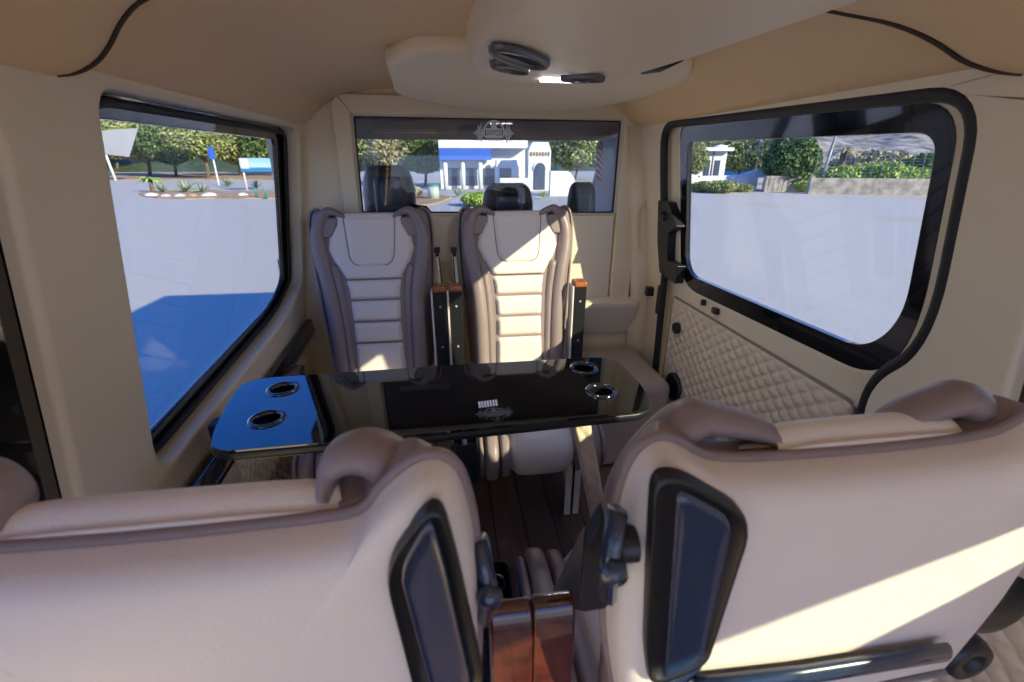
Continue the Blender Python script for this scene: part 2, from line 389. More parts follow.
rows = [(-.95, 0), (-.4, 0), (.2, 0), ('e', -.05, -.020), ('e', -.012, -.020), ('e', -.003, -.016), ('e', 0, -.009), ('e', 0, .012)]
for r in rows:
    for x in xs:
        if r[0] == 'e': vs.append((x, ye(x)+r[1], zsm(x)+r[2]))
        else: vs.append((x, r[0], zsm(x)-.020))
for j in range(len(rows)-1):
    for i in range(NX): fs.append((j*n+i, j*n+i+1, (j+1)*n+i+1, (j+1)*n+i))
o = raw('trim_4', vs, fs, LINER, smooth=True); struct(o)
gp = MB(); gp.tube([(x, ye(x)+.003, zsm(x)-.0165) for x in xs], .0038, 6); gp.build('gap_shadow_strip', mat('seam_shade_brown', (.05, .03, .02), .7), o, smooth=True).name = 'seam_shade_strip'  # dark strip stands for the shade in the headliner gap
mb = MB(); mb.box((.14, 1.3, 1.72), (2.0, 4.55, .05)); o = mb.build('trim_5', BLUEM); struct(o)

bo = [(-.85, -.02), (1.12, -.02), (1.12, 1.70), (-.85, 1.70)]
bh = [rpoly([(-.68, .0), (.94, .0), (.86, 1.40), (-.58, 1.40)], [.02, .02, .08, .08])]
mb = MB(); slab(mb, bo, bh, lambda x, z: (x, YB, z), lambda x, z: (x, YB-.05, z)); struct(weld(mb.build('wall_back', WALLM, bev=.004, seg=2)))  # unseen rear frame, header added to keep sun off the seat backs
# ---- ceiling console
cout = rpoly([(.105, -.6), (.112, .77), (.065, 1.2), (.09, 1.45), (.28, 1.53), (.48, 1.53), (.555, 1.16), (.61, .70), (.62, -.6)], [0, .1, .2, .16, .14, .14, .2, .1, 0])
cx, cy = .33, .6
mb = MB(); n = len(cout); rings = []
for k, (z, g_) in enumerate([(1.645, .012), (1.59, .006), (1.572, 0), (1.563, -.008), (1.560, -.022), (1.560, -.06)]):
    rg = []
    for i, (x, y) in enumerate(cout):
        a = Vector(cout[i-1]); b2 = Vector(cout[(i+1) % n]); t = (b2-a).normalized(); nn = Vector((t.y, -t.x))
        if (Vector((x, y))-Vector((cx, cy))).dot(nn) < 0 : nn = -nn
        rg.append((x+nn.x*g_, y+nn.y*g_, z))
    rings.append(rg)
vs = [v for rg in rings for v in rg]; fs = []
for r in range(len(rings)-1):
    for i in range(n): fs.append((r*n+i, r*n+(i+1) % n, (r+1)*n+(i+1) % n, (r+1)*n+i))
fs.append([(len(rings)-1)*n+i for i in range(n)])
console = empty('ceiling_console', (.33, .6, 1.56)); tag(console, 'long beige console hanging along the tan ceiling with a vent and lamp', 'ceiling console')
def inp(o, e):
    o.parent = e; o.matrix_parent_inverse = Matrix.Translation(e.location).inverted() ; return o
inp(raw('housing', vs, fs, CONS, smooth=True), console)
# plate under the ceiling by the partition
P = [at(386, 65, 2, 1.585), at(392, 84, 2, 1.575), at(400, 95, 2, 1.562), at(440, 104, 2, 1.545), at(480, 109, 2, 1.54), at(520, 111, 2, 1.54), at(560, 110, 2, 1.545), at(600, 106, 2, 1.555), at(640, 98, 2, 1.56), at(670, 88, 2, 1.57), at(688, 80, 2, 1.582), at(692, 69, 2, 1.585)]
cen = Vector((.3, 1.55, 1.59)); out = smoothpath(P, 5)
out += [Vector((.62, 1.30, 1.60)), Vector((-.05, 1.32, 1.60))]
n = len(out); rings = []
for (g_, dz) in ((.985, .045), (.997, .03), (1.0, .012), (.994, .002), (.975, -.004), (.93, -.002), (.5, .004)):
    rings.append([cen+(p-cen)*g_*1.0 + Vector((0, 0, dz + (cen.z-p.z)*(0))) for p in out])
vs = [v for rg in rings for v in rg]; fs = []
for r in range(len(rings)-1):
    for i in range(n): fs.append((r*n+i, r*n+(i+1) % n, (r+1)*n+(i+1) % n, (r+1)*n+i))
fs.append([(len(rings)-1)*n+i for i in range(n)]); fs.append([i for i in range(n)])
pl_ = raw('ceiling_panel', vs, fs, CONS, smooth=True); tag(pl_, 'curved beige ceiling panel beneath the console end near the partition', 'ceiling panel')
# vents and lamp
def vent(c, L, W, rz, parent, name='air_vent', tilt=0):
    e = MB(); N = 28
    prof = [(1, 0), (.97, -.010), (.82, -.014), (.66, -.006), (.62, .0)]
    vs = []; fs = []
    for (s, z) in prof:
        for k in range(N):
            a = 2*PI*k/N; x = L*math.copysign(abs(math.cos(a))**.8, math.cos(a))*(1-(1-s)*W/L*1.0); y = W*math.sin(a)*s
            p = Matrix.Rotation(rz, 3, 'Z') @ Vector((x, y, z)); vs.append(Vector(c)+p)
    for r in range(len(prof)-1):
        for k in range(N): fs.append((r*N+k, r*N+(k+1) % N, (r+1)*N+(k+1) % N, (r+1)*N+k))
    e.add(vs, fs); o = e.build(name, mat_vent, smooth=True); inp(o, parent)
    b2 = MB()
    vs = [Vector(c)+Matrix.Rotation(rz, 3, 'Z') @ Vector((L*.85*math.cos(2*PI*k/N), W*.64*math.sin(2*PI*k/N), -.003)) for k in range(N)]
    b2.add(vs, [list(range(N))])
    for q in (-.25, 0, .25):
        b2.box(Vector(c)+Matrix.Rotation(rz, 3, 'Z') @ Vector((0, W*q, -.006)), (L*1.3, .002, .006), Matrix.Rotation(rz, 3, 'Z'))
    ob = b2.build('louver', BLACKP); ob.parent = o
    return o
mat_vent = mat('dark_grey_vent', (.09, .09, .10), .3, coat=.3)
va, vb = at(493, 44, 2, 1.555), at(545, 64, 2, 1.555); vc = (va+vb)/2; ang = math.atan2(vb.y-va.y, vb.x-va.x)
vent(vc, (vb-va).length/2, .038, ang, console)
va, vb = at(492, 60, 2, 1.557), at(527, 69, 2, 1.557); vent((va+vb)/2, (vb-va).length/2, .028, math.atan2(vb.y-va.y, vb.x-va.x), console, 'small_air_vent')
lc = at(583, 76, 2, 1.555); vent(lc+Vector((0, 0, 0)), .06, .022, -.05, console, 'lamp_bezel')
q = MB(); q.lathe([(.001, -.016), (.022, -.014), (.03, -.006), (.034, .002)], lc+Vector((.0, .02, 0)), 20); inp(q.build('smoked_lens', LENS, smooth=True), console)
q = MB(); l0, l1 = at(541, 80, 2, 1.556), at(588, 82, 2, 1.556); q.tube([l0, l1], .012, 10, ry=.004); inp(q.build('light_strip', LED, smooth=True), console)
va, vb = at(642, 73, 2, 1.575), at(682, 60, 2, 1.575); q = MB(); q.tube([va, (va+vb)/2, vb], [.004, .012, .004], 8); inp(q.build('side_reading_lamp', BLACKP, smooth=True), console)

# ================================================================== PARTITION
def mapP(off): return lambda x, z: (x, YP+off, z)
wP = rpoly([(-.378, 1.525), (-.388, 1.128), (.798, 1.112), (.80, 1.518)], .012)
outerP = [(-.74, -.01), (1.03, -.01), (1.03, 1.65), (-.74, 1.65)]
mb = MB(); slab(mb, outerP, [wP], mapP(0), mapP(.03)); wf = struct(weld(mb.build('wall_front', WALLM, bev=.004, seg=2)))
w3 = MB(); fo = rpoly([(-.40, 1.545), (-.41, 1.11), (.82, 1.095), (.82, 1.54)], .012); fi = rpoly([(-.372, 1.519), (-.382, 1.134), (.792, 1.118), (.794, 1.512)], .008)
slab(w3, fo, [fi], mapP(.012), mapP(.022)); w3 = struct(weld(w3.build('window_3', RUBBER)))
g = MB(); slab(g, fo, [], mapP(.014), mapP(.018)); g.build('pane', PGLASS, w3)
# frame mouldings: raised boards round the glass
def board(name, pts, y0, y1, m=WALLM, bev=.006, parent=None):
    v, f = prism(pts, lambda x, z, t: (x, t, z), y0, y1); b_ = MB(); b_.add(v, f); return b_.build(name, m, parent, bev=bev)
struct(board('trim_6', [(-.455, .6), (-.40, .6), (-.383, 1.54), (-.43, 1.60), (-.455, 1.56)], 2.165, 2.199))
struct(board('trim_7', [(.80, 1.545), (.80, .70), (.83, .50), (.90, .55), (.905, 1.50), (.86, 1.60)], 2.165, 2.199))
struct(board('trim_8', [(-.383, 1.53), (.80, 1.52), (.86, 1.60), (-.43, 1.605)], 2.175, 2.199))
struct(board('trim_9', [(-.398, 1.118), (.795, 1.105), (.795, .60), (-.398, .60)], 2.180, 2.199, WHITEP))
# ledge and bench lower right
mb = MB(); mb.add([(.62, 2.0, .66), (.92, 2.0, .66), (.92, 2.19, .74), (.62, 2.19, .74), (.62, 2.0, .56), (.88, 2.0, .56), (.88, 2.19, .50), (.62, 2.19, .50)], [(0,1,2,3),(0,4,5,1),(1,5,6,2),(4,7,6,5),(0,3,7,4),(2,6,7,3)])
mb = MB(); mb.add(*prism([(2.199, .70), (2.10, .69), (2.10, .655), (2.175, .50), (2.199, .50)], lambda y, z, x: (x, y, z), .50, .93)); o = mb.build('partition_ledge', WHITEP, bev=.008); struct(o); o.name = 'trim_10'
mb = MB(); mb.box((.79, 1.93, .215), (.34, .46, .43)); o = mb.build('storage_bench', mat('bench_vinyl', (.42, .35, .31), .5, bump=.2), bev=.05, seg=5); tag(o, 'low taupe padded bench in the corner between partition and sliding door', 'bench')
# front right pillar grab handle and belt button
gh = MB(); pth = smoothpath([(.935, 2.15, 1.165), (.895, 2.13, 1.15), (.885, 2.13, 1.10), (.895, 2.135, 1.0), (.91, 2.14, .95), (.965, 2.15, .935)])
gh.tube(pth, .013, 10, ry=.018); o = gh.build('grab_handle', WALLM, smooth=True); tag(o, 'cream grab handle on the pillar between partition and sliding door', 'handle')
mb = MB(); mb.box((.975, 2.09, .745), (.04, .03, .045)); o = mb.build('belt_guide', BLACKP, bev=.004); tag(o, 'small black belt guide on cream pillar below grab handle', 'belt guide')
# vertical pillar cover in the corner
mb = MB(); mb.tube([(.965, 2.17, 0), (.965, 2.17, .7), (.925, 2.17, 1.1), (.865, 2.17, 1.5)], .055, 16, ry=.035); o = mb.build('trim_11', WALLM, smooth=True); struct(o)

# emblem on the glass: ring, letters and sound-wave bars
def emblem(parent, f, s, m, name='emblem'):
    b_ = MB()
    N = 40
    def quad(pts): b_.add(*prism(pts, f, 0, .0006))
    for k in range(N):
        a0 = -.12*PI+1.24*PI*k/N; a1 = -.12*PI+1.24*PI*(k+1)/N
        quad([(s*math.cos(a0), s*math.sin(a0)), (s*math.cos(a1), s*math.sin(a1)), (s*.86*math.cos(a1), s*.86*math.sin(a1)), (s*.86*math.cos(a0), s*.86*math.sin(a0))])
    quad([(-s*.28, s*.3), (-s*.2, s*.75), (0, s*.85), (s*.2, s*.75), (s*.28, s*.3)])
    quad([(-s*.8, s*.15), (-s*.8, s*.3), (s*.8, s*.3), (s*.8, s*.15)])
    quad([(-s*.85, -s*.5), (-s*.85, -s*.32), (s*.85, -s*.32), (s*.85, -s*.5)])
    quad([(-s*.7, -s*.72), (-s*.7, -s*.6), (s*.7, -s*.6), (s*.7, -s*.72)])
    for sg in (-1, 1):
        for k, hh in enumerate([.35, .8, .55, .65, .3, .16, .05]):
            x = sg*(s*1.06+k*s*.13); quad([(x-s*.04, -s*.1-s*hh), (x+s*.04, -s*.1-s*hh), (x+s*.04, -s*.1+s*hh), (x-s*.04, -s*.1+s*hh)])
        quad([(sg*s*1.0, -s*.15), (sg*s*1.95, -s*.11), (sg*s*1.95, -s*.09), (sg*s*1.0, -s*.05)])
    G = {'S': ['111', '100', '111', '001', '111'], 'O': ['111', '101', '101', '101', '111'], 'U': ['101', '101', '101', '101', '111'], 'N': ['101', '111', '111', '101', '101'], 'D': ['110', '101', '101', '101', '110']}
    for i, ch in enumerate('SOUND'):
        for r in range(5):
            for c in range(3):
                if G[ch][r][c] == '1':
                    w = s*.085; x = -s*.72+i*s*.31+c*w; y = s*.10-r*s*.085
                    quad([(x, y-s*.085), (x+w, y-s*.085), (x+w, y), (x, y)])
    return b_.build(name, m, parent)
ec = at(494, 132, 1, YP+.012)
emblem(w3, lambda x, z, t: (ec.x+x, YP+.0135-t, ec.z+z), .048, LOGOW)

# ================================================================== CAB
mb = MB(); mb.add(*prism([(2.24, 1.515), (3.3, 1.475), (3.3, 1.62), (2.24, 1.62)], lambda y, z, x: (x, y, z), -.8, 1.2)); o = mb.build('trim_12', CABLINER, bev=.01); struct(o)
mb = MB()
for x in (-.8, 1.17): mb.add(*prism([(2.24, -.2), (3.9, -.2), (3.9, .75), (3.55, .92), (2.24, .92)], lambda y, z, t: (x+t, y, z), 0, .04))
struct(mb.build('trim_13', BLUEM))
mb = MB(); mb.tube([(1.10, 3.22, 1.48), (1.14, 3.75, .9)], .045, 10, ry=.03); mb.tube([(-.72, 3.22, 1.48), (-.76, 3.75, .9)], .045, 10); struct(mb.build('trim_14', mat('grey_pillar', (.45, .43, .42), .6), smooth=True))
mb = MB(); mb.box((.19, 3.75, .35), (1.96, .25, 1.05)); struct(mb.build('trim_15', BLACKP, bev=.04))
ws = MB(); ws.add(*prism([(-.76, 0), (1.14, 0), (1.10, 1), (-.72, 1)], lambda x, h, t: (x, 3.80-.57*h+t, .88+.62*h), 0, .004)); struct(ws.build('window_6', GLASS))
# bonnet
mb = MB(); mb.add(*prism([(3.8, .78), (4.3, .62), (4.5, .4), (4.5, -.3), (3.8, -.3)], lambda y, z, x: (x, y, z), -.75, 1.12)); struct(mb.build('trim_16', BLUEM, bev=.04))
# open-looking passenger door in blue with a window frame
cd = MB(); 
dp = rpoly([(2.30, .3), (3.15, .3), (3.15, 1.1), (3.0, 1.47), (2.30, 1.47)], .05); dh = rpoly([(2.40, 1.02), (2.56, 1.02), (2.54, 1.36), (2.40, 1.36)], .02)
slab(cd, dp, [dh], lambda y, z: (1.0-.10*(z-1), y, z), lambda y, z: (1.06-.10*(z-1), y, z)); o = weld(cd.build('cab_door', BLUEM, bev=.006)); struct(o); o.name = 'door_2'
vz = MB(); vz.add(*prism(rpoly([(-.36, 1.478), (-.06, 1.468), (-.03, 1.44), (-.36, 1.435)], .015), lambda x, z, t: (x, t, z+.045), 2.62, 2.66)); o = vz.build('sun_visor', mat('visor_grey', (.30, .28, .27), .7), bev=.006); tag(o, 'grey sun visor under the cab roof behind partition glass at left', 'sun visor')
def cab_seat(c, w, top, label):
    e = empty('cab_seat', (c[0], c[1], .35)); tag(e, label, 'seat', 'front cabin seats')
    hs = spaced(.0, top-.35-.0, 26)
    hw = lambda h: w/2*interp(h/(top-.35), [(0, .95), (.55, 1.0), (.88, .97), (.94, .90), (.98, .78), (1, .55)])
    for nm, sgn in (('backrest', 1),):
        v1, f1 = pillow(hs, lambda h: -hw(h), lambda h: hw(h), 0, -.06, lambda x, h, d: (x, d, h), 16, .05, .03)
        v2, f2 = pillow(hs, lambda h: -hw(h), lambda h: hw(h), 0, .08, lambda x, h, d: (x, d, h), 16, .05, .03)
        m_ = MB(); m_.add(v1, f1); m_.add(v2, f2); weld(m_.build(nm, DARKCLOTH, e, smooth=True), 1e-4)
    hs2 = spaced(top-.35-.32, top-.35-.05, 12); m_ = MB(); m_.add(*pillow(hs2, lambda h: -w*.28, lambda h: w*.28, -.05, -.07, lambda x, h, d: (x, d, h), 10, .03)); m_.build('back_panel', BLACKG if False else POCKET, e, smooth=True)
    m_ = MB(); m_.box((0, .30, .03), (w, .5, .16)); m_.build('seat_cushion', DARKCLOTH, e, bev=.05, seg=4)
    return e
a0 = at(361, 165, 1, 2.5); a1 = at(412, 165, 1, 2.5); cab_seat(((a0.x+a1.x)/2, 2.5), a1.x-a0.x+.02, a0.z, 'black driver side cab seat, largest and leftmost behind the glass')
a0 = at(481, 183, 1, 2.65); a1 = at(534, 183, 1, 2.65); cab_seat(((a0.x+a1.x)/2, 2.65), a1.x-a0.x, a0.z, 'black cab seat in the middle behind the glass, above right seat')
a0 = at(568, 182, 1, 2.65); a1 = at(597, 182, 1, 2.65); cab_seat(((a0.x+a1.x)/2, 2.65), a1.x-a0.x, a0.z, 'black cab seat at the right beside the blue cab door')
m_ = MB(); c0 = at(418, 209, 1, 2.45); m_.tube([c0+Vector((-.05, 0, -.05)), c0+Vector((-.02, 0, .0)), c0+Vector((.03, 0, -.01)), c0+Vector((.06, 0, -.05))], .03, 10); o = m_.build('jacket_bundle', DARKCLOTH, smooth=True); o.name = 'armrest_pad'; tag(o, 'small black rounded pad beside the leftmost cab seat', 'armrest')
stripe = mat('striped_cloth', (.7, .35, .35), .8); nt = stripe.node_tree
wv = nt.nodes.new('ShaderNodeTexWave'); wv.inputs['Scale'].default_value = 22; wv.bands_direction = 'DIAGONAL'; tc = nt.nodes.new('ShaderNodeTexCoord'); nt.links.new(tc.outputs['Object'], wv.inputs['Vector'])
rr = nt.nodes.new('ShaderNodeValToRGB'); rr.color_ramp.elements[0].color = (.5, .10, .12, 1); rr.color_ramp.elements[1].color = (.8, .68, .68, 1); nt.links.new(wv.outputs['Fac'], rr.inputs['Fac']); nt.links.new(rr.outputs['Color'], nt.nodes['Principled BSDF'].inputs['Base Color'])
m_ = MB(); p0 = at(600, 142, 1, 2.55); p1 = at(599, 182, 1, 2.55); m_.tube([p0, p0*.6+p1*.4, p0*.3+p1*.7, p1], [.016, .018, .017, .012], 8, ry=.006, side=(0, 1, 0)); o = m_.build('hanging_scarf', stripe, smooth=True); tag(o, 'thin red and white striped scarf hanging before the blue cab door', 'scarf')

# ================================================================== SEATS
def seat(label, group, loc, rz, recl, W=.46, hbot=0., near=False, arms=(), cl=1.2, legs=(-1, 1), kc=None, bump=0, dip=0, wi=.088, tc=(-.132, .132)):
    e = empty('passenger_seat', loc, rz); tag(e, label, 'seat', group)
    k = W/.46; kc = kc or k; ct, st = math.cos(recl), math.sin(recl)
    def f(x, h, d):           # back-plane coordinates -> seat coordinates
        if d > .034: d = .034+(d-.034)*interp(h, [(.25, 1), (.45, .8), (.60, .52), (.70, .42)])
        if d > .034: x = x*(1-2.2*(d-.034))
        return Vector((x*k, d*ct-h*st+.0, d*st+h*ct))
    # shell
    side = [(.200, hbot+.02), (.212, max(.15, hbot+.06)), (.225, .38) if hbot < .3 else (.230, .50), (.234, .56), (.234, .64), (.230, .69), (.221, .720+bump), (.204, .733+bump), (.185, .728+bump*.8), (.165, .714+bump*.3), (.145, .706-dip), (.10, .701-dip), (.03, .699-dip)]
    R = [tuple(p) for p in smoothpath([Vector((a, b_, 0)) for a, b_ in side], 4)]; R = [(p[0], p[1]) for p in R]
    out = [(.17, hbot)]+R+[(-a, b_) for a, b_ in reversed(R)]+[(-.17, hbot)]
    sh = MB(); rings = []
    cen = (0, .45)
    for (sc, dd) in ((.60, -.009), (.90, -.007), (.965, .000), (.99, .012), (1.0, .034)):
        rings.append([f(cen[0]+(p[0]-cen[0])*sc, cen[1]+(p[1]-cen[1])*sc, dd) for p in out])
    n = len(out); vs = [v for r in rings for v in r]; fs = [list(range(n))]
    for r in range(len(rings)-1):
        for i in range(n): fs.append((r*n+i, r*n+(i+1) % n, (r+1)*n+(i+1) % n, (r+1)*n+i))
    shell = raw('back_shell', vs, fs, CREAM, e, smooth=True)
    pp = MB(); pp.tube([f(p[0]*1.0, p[1]+.001, .034) for p in out[1:-1]], .0055, 8); pp.build('piping', MAUVE, e, smooth=True)
    # taupe core
    cv = MB(); o2 = [(p[0]*.985, p[1]-.004) for p in out]; cv.add(*prism(o2, f, .032, .118)); cv.build('side_padding', MAUVE, e, bev=.014, seg=3)
    # cream centre running over the top
    hs = spaced(.40, .728, 20); w_ = lambda h: .118
    pf = smoothpath([Vector((0, a, b_)) for a, b_ in [(.036, .50), (.036, .690-dip), (.050, .708-dip), (.085, .718-dip), (.120, .714-dip), (.140, .695-dip), (.140, .64), (.135, .50)]], 4)
    vs = []; fs = []; nx = 14
    for p in pf:
        for q in range(nx+1):
            t = q/nx*2-1; vs.append(f((tc[0]+tc[1])/2+(tc[1]-tc[0])/2*t, p.z-.006*abs(t)**6, p.y))
    for a in range(len(pf)-1):
        for q in range(nx): k0 = a*(nx+1)+q; fs.append((k0, k0+1, k0+nx+2, k0+nx+1))
    raw('top_cushion', vs, fs, CREAM, e, smooth=True)
    # front insert
    xw = lambda h: interp(h, [(0, .125), (.25, .118), (.40, .122), (.46, .135), (.52, .172), (.57, .190), (.62, .178), (.66, .150), (.70, .116), (.73, .10)])
    hs = [.442+(.700-dip-.442)*i/36 for i in range(37)]
    fi_ = MB(); fi_.add(*pillow(hs, lambda h: -xw(h), xw, .07, .142, f, 26, .018, .014)); fi_.build('headrest_surround', CREAM, e, smooth=True)
    hw = lambda h: interp(h, [(.50, .055), (.515, .085), (.54, .097), (.72, .106)])
    hp = MB(); hs = [.50]+[.505+(.702-dip-.505)*i/24 for i in range(25)]; hp.add(*pillow(hs, lambda h: -hw(h), hw, .135, .153, f, 22, .016, .014)); hp.build('headrest', CREAM, e, smooth=True)
    hl = MB(); o3 = [(-hw(h)-.002, h) for h in reversed(hs[1:])]+[(hw(h)+.002, h) for h in hs[1:]]; hl.tube([f(a, b_, .1425) for a, b_ in o3], .0022, 6); hl.build('headrest_seam', MAUVE, e, smooth=True)
    tuft = [(.02, .165), (.165, .26), (.26, .355), (.355, .444)]
    for a, b_ in tuft:
        tp = MB(); tp.add(*pillow(spaced(a, b_, 14), lambda h: -xw(h), xw, .09, .136, f, 22, .016, .022)); tp.build('back_cushion', CREAM, e, smooth=True)
    # wing bolsters
    for s in (-1, 1):
        path = smoothpath([Vector(q) for q in [(wi, .690, .07), (wi*.6+.055, .708, .11), (.142, .723, .12), (.168, .722, .12), (.196, .690, .12), (.215, .64, .12), (.216, .56, .112), (.203, .46, .11), (.192, .36, .11), (.188, .2, .11), (.186, .02, .11)]], 5)
        N = len(path); rl_ = [.033*min(.15+i*.035, 1)*(1 if i < 6 else 1)*(1) if i < 6 else .033*(.36+.64*min(1, max(0, i-6)/24)) for i in range(N)]; rd = [.034*(.55+.45*min(1, max(0, i-4)/26)) for i in range(N)]
        m_ = MB(); m_.tube([f(s*p.x, p.y, p.z) for p in path], rl_, 14, ry=rd, side=f(0, 0, .03)-f(0, 0, 0)); m_.build('wing_bolster', MAUVE, e, smooth=True)
        m_ = MB(); m_.tube([f(s*(p.x+.6*rl_[i]), p.y+.008*max(0, 1-i/30), p.z+.75*rd[i]*(2 if i < 25 else 1)) for i, p in enumerate(path)], .003, 6); m_.build('bolster_piping', MAUVE, e, smooth=True)
        path2 = [q for q in path if q.y < .52 and q.x > .15]
        m_ = MB(); m_.tube([f(s*(p.x-.047), p.y, p.z-.012) for p in path2], .021, 10, ry=.034, side=f(0, 0, 1)-f(0, 0, 0)); m_.build('inner_bolster', MAUVE, e, smooth=True)
    for s in (-1, 1):
        m_ = MB(); m_.add(*prism([(s*a, b_-dip*.3) for a, b_ in [(.165, .62), (.210, .62), (.208, .685), (.188, .704), (.125, .699), (.135, .675)]], f, .04, .15)); m_.build('shoulder_pad', MAUVE, e, bev=.008)
    # seat cushion; y forward, top at .0
    prof = [(.05, .0), (.15, -.005), (.35, .005), (.42, .005), (.465, -.012), (.488, -.045), (.49, -.09), (.475, -.125)]
    prof = smoothpath([Vector((0, a*cl, b_)) for a, b_ in prof], 4)
    def rib(x0, x1, t, crown, m, name):
        vs = []; fs = []; nx = 8
        for i, p in enumerate(prof):
            a_ = prof[max(0, i-1)]; b2 = prof[min(len(prof)-1, i+1)]; tt = (b2-a_).normalized(); nn = Vector((0, -tt.z, tt.y))
            for j in range(nx+1):
                s = j/nx; q = math.sqrt(max(0, 1-(2*s-1)**4)); vs.append(Vector((x0+(x1-x0)*s, p.y, p.z))*1 + nn*(t+crown*q))
        for i in range(len(prof)-1):
            for j in range(nx): kk = i*(nx+1)+j; fs.append((kk, kk+1, kk+nx+2, kk+nx+1))
        return raw(name, vs, fs, m, e, smooth=True)
    b_ = MB(); b_.add(*prism([(p.y, p.z) for p in prof]+[(.40*cl, -.13), (.05, -.13)], lambda y, z, x: (x, y, z), -.235*kc, .235*kc)); b_.build('cushion_base', MAUVE, e, bev=.008)
    rib(-.115*kc, .125*kc, 0, .030, CREAM, 'seat_cushion')
    for s in (-1, 1):
        rib(s*.125*kc, s*.165*kc, 0, .028, MAUVE, 'cushion_rib'); rib(s*.168*kc, s*.222*kc, .004, .034, MAUVE, 'cushion_rib'); rib(s*.222*kc, s*.245*kc, -.01, .03, MAUVE, 'cushion_rib')
    z0 = -loc[2]
    b_ = MB(); b_.box((0, .22*cl, -.155), (.38*kc, .36*cl, .05)); b_.build('seat_frame', BLACKP, e, bev=.006)
    fy = .43*cl
    for s in legs:
        L_ = MB(); L_.add(*prism([(fy, -.13), (fy-.24, -.13), (fy-.08, z0), (fy, z0)], lambda y, z, x: (s*.15*kc+x, y, z), -.005, .005)); L_.add(*prism([(fy, -.13), (fy, z0), (fy-.006, z0), (fy-.006, -.13)], lambda y, z, x: (s*.15*kc+x, y, z), -.03, .03)); L_.build('seat_leg', STEEL, e)
    for (ax, ay, az, ah) in arms:
        a_ = MB(); a_.add(*prism(rpoly([(-.026, 0), (.026, 0), (.028, ah), (-.028, ah)], .004), lambda x, z, y: (ax+x, ay+y, az+z), 0, .05)); arm = a_.build('armrest', BLACKP, e, bev=.006)
        a_ = MB(); a_.box((ax, ay+.02, az+ah+.006), (.056, .075, .026)); a_.build('wooden_cap', WOODL, arm, bev=.008)
        for hz in (ah*.28, ah*.80):
            a_ = MB(); a_.lathe([(0, .003), (.005, .003), (.006, 0)], (ax, ay+.051, az+hz), 12, 'y'); a_.build('bolt', GREYP, arm, smooth=True)
        a_ = MB(); a_.box((ax+.034, ay+.02, az+ah/2), (.008, .07, ah)); a_.build('arm_padding', CREAM, arm, bev=.003)
    return e, f
FZ = .425
g1 = 'passenger seats facing the camera across the table'
sA, fA = seat('cream and taupe passenger seat facing the camera, far left beyond the table', g1, (-.330, 2.045, FZ), PI, R_(5), .505, kc=.95, arms=[(-.276, .09, .05, .36)], cl=1.42, legs=(1,))
sB, fB = seat('cream and taupe passenger seat facing the camera, far right beyond the table', g1, (.297, 2.045, FZ), PI, R_(5), .505, kc=.95, arms=[(-.268, .09, .05, .36), (.283, .09, .05, .36)], cl=1.42, legs=(-1,))
g2 = 'near passenger seats seen from behind'
NZ = .392
sC, fC = seat('cream seat back in the left foreground, seen from behind', g2, (-.232, .297, NZ), 0, R_(2), .475, hbot=.25, bump=.010, dip=.012, wi=.118)
sD, fD = seat('cream seat back in the right foreground, crossed by a band of sunlight', g2, (.372, .31, NZ), 0, R_(2), .457, hbot=.34, wi=.045, tc=(-.075, .132))

# storage pockets on the near backs
def pocket(parent, f, pts, ins, k=1):
    n = len(pts)
    m_ = MB(); c = Vector((sum(p[0] for p in pts)/n, sum(p[1] for p in pts)/n))
    rings = []
    for sc, d in ((1.03, -.004), (1.02, -.013), (.99, -.0165), (.955, -.0145), (.94, -.0112)): rings.append([f(c.x+(p[0]-c.x)*sc, c.y+(p[1]-c.y)*sc, d) for p in pts])
    vs = [v for r in rings for v in r]; fs = []
    for r in range(len(rings)-1):
        for i in range(n): fs.append((r*n+i, r*n+(i+1) % n, (r+1)*n+(i+1) % n, (r+1)*n+i))
    fs.append([(len(rings)-1)*n+i for i in range(n)])
    o = raw('storage_pocket', vs, fs, BLACKP, parent, smooth=True)
    n = len(ins); m_ = MB(); c = Vector((sum(p[0] for p in ins)/n, sum(p[1] for p in ins)/n))
    vs = []; fs = []
    for sc, d in ((1.0, -.010), (.985, -.0145), (.90, -.0150), (.885, -.0138), (.6, -.0138)): vs += [f(c.x+(p[0]-c.x)*sc, c.y+(p[1]-c.y)*sc, d) for p in ins]
    for r in range(4):
        for i in range(n): fs.append((r*n+i, r*n+(i+1) % n, (r+1)*n+(i+1) % n, (r+1)*n+i))
    fs.append([4*n+i for i in range(n)])
    raw('pocket_panel', vs, fs, POCKET, o, smooth=True)
def onback(loc, u, v, k, recl=R_(2)):
    """pixel to back-plane coordinates of a near seat"""
    nrm = Vector((0, math.cos(recl), math.sin(recl))); d = ray(u, v); o_ = Vector(loc)-nrm*.02
    t = (o_-CAM).dot(nrm)/d.dot(nrm); p = CAM+d*t-o_
    return (p.x/k, p.z*math.cos(recl)-p.y*math.sin(recl))
kk = .475/.46
lc_ = (-.232, .297, NZ); rc_ = (.372, .31, NZ)
pocket(sC, fC, rpoly([onback(lc_, *q, kk) for q in [(438, 505), (455, 560), (487, 700), (420, 720), (382, 575)]], [.025, .02, .03, .03, .03], 5), rpoly([onback(lc_, *q, kk) for q in [(430, 520), (442, 560), (474, 700), (436, 720), (397, 576)]], [.015, .02, .02, .02, .02], 5))
pocket(sD, fD, rpoly([onback(rc_, *q, kk) for q in [(648, 486), (676, 484), (752, 524), (704, 672), (646, 694), (640, 650)]], [.02, .02, .03, .02, .02, .02], 5), rpoly([onback(rc_, *q, kk) for q in [(672, 494), (732, 524), (698, 684), (660, 704)]], [.015, .02, .02, .02], 5))
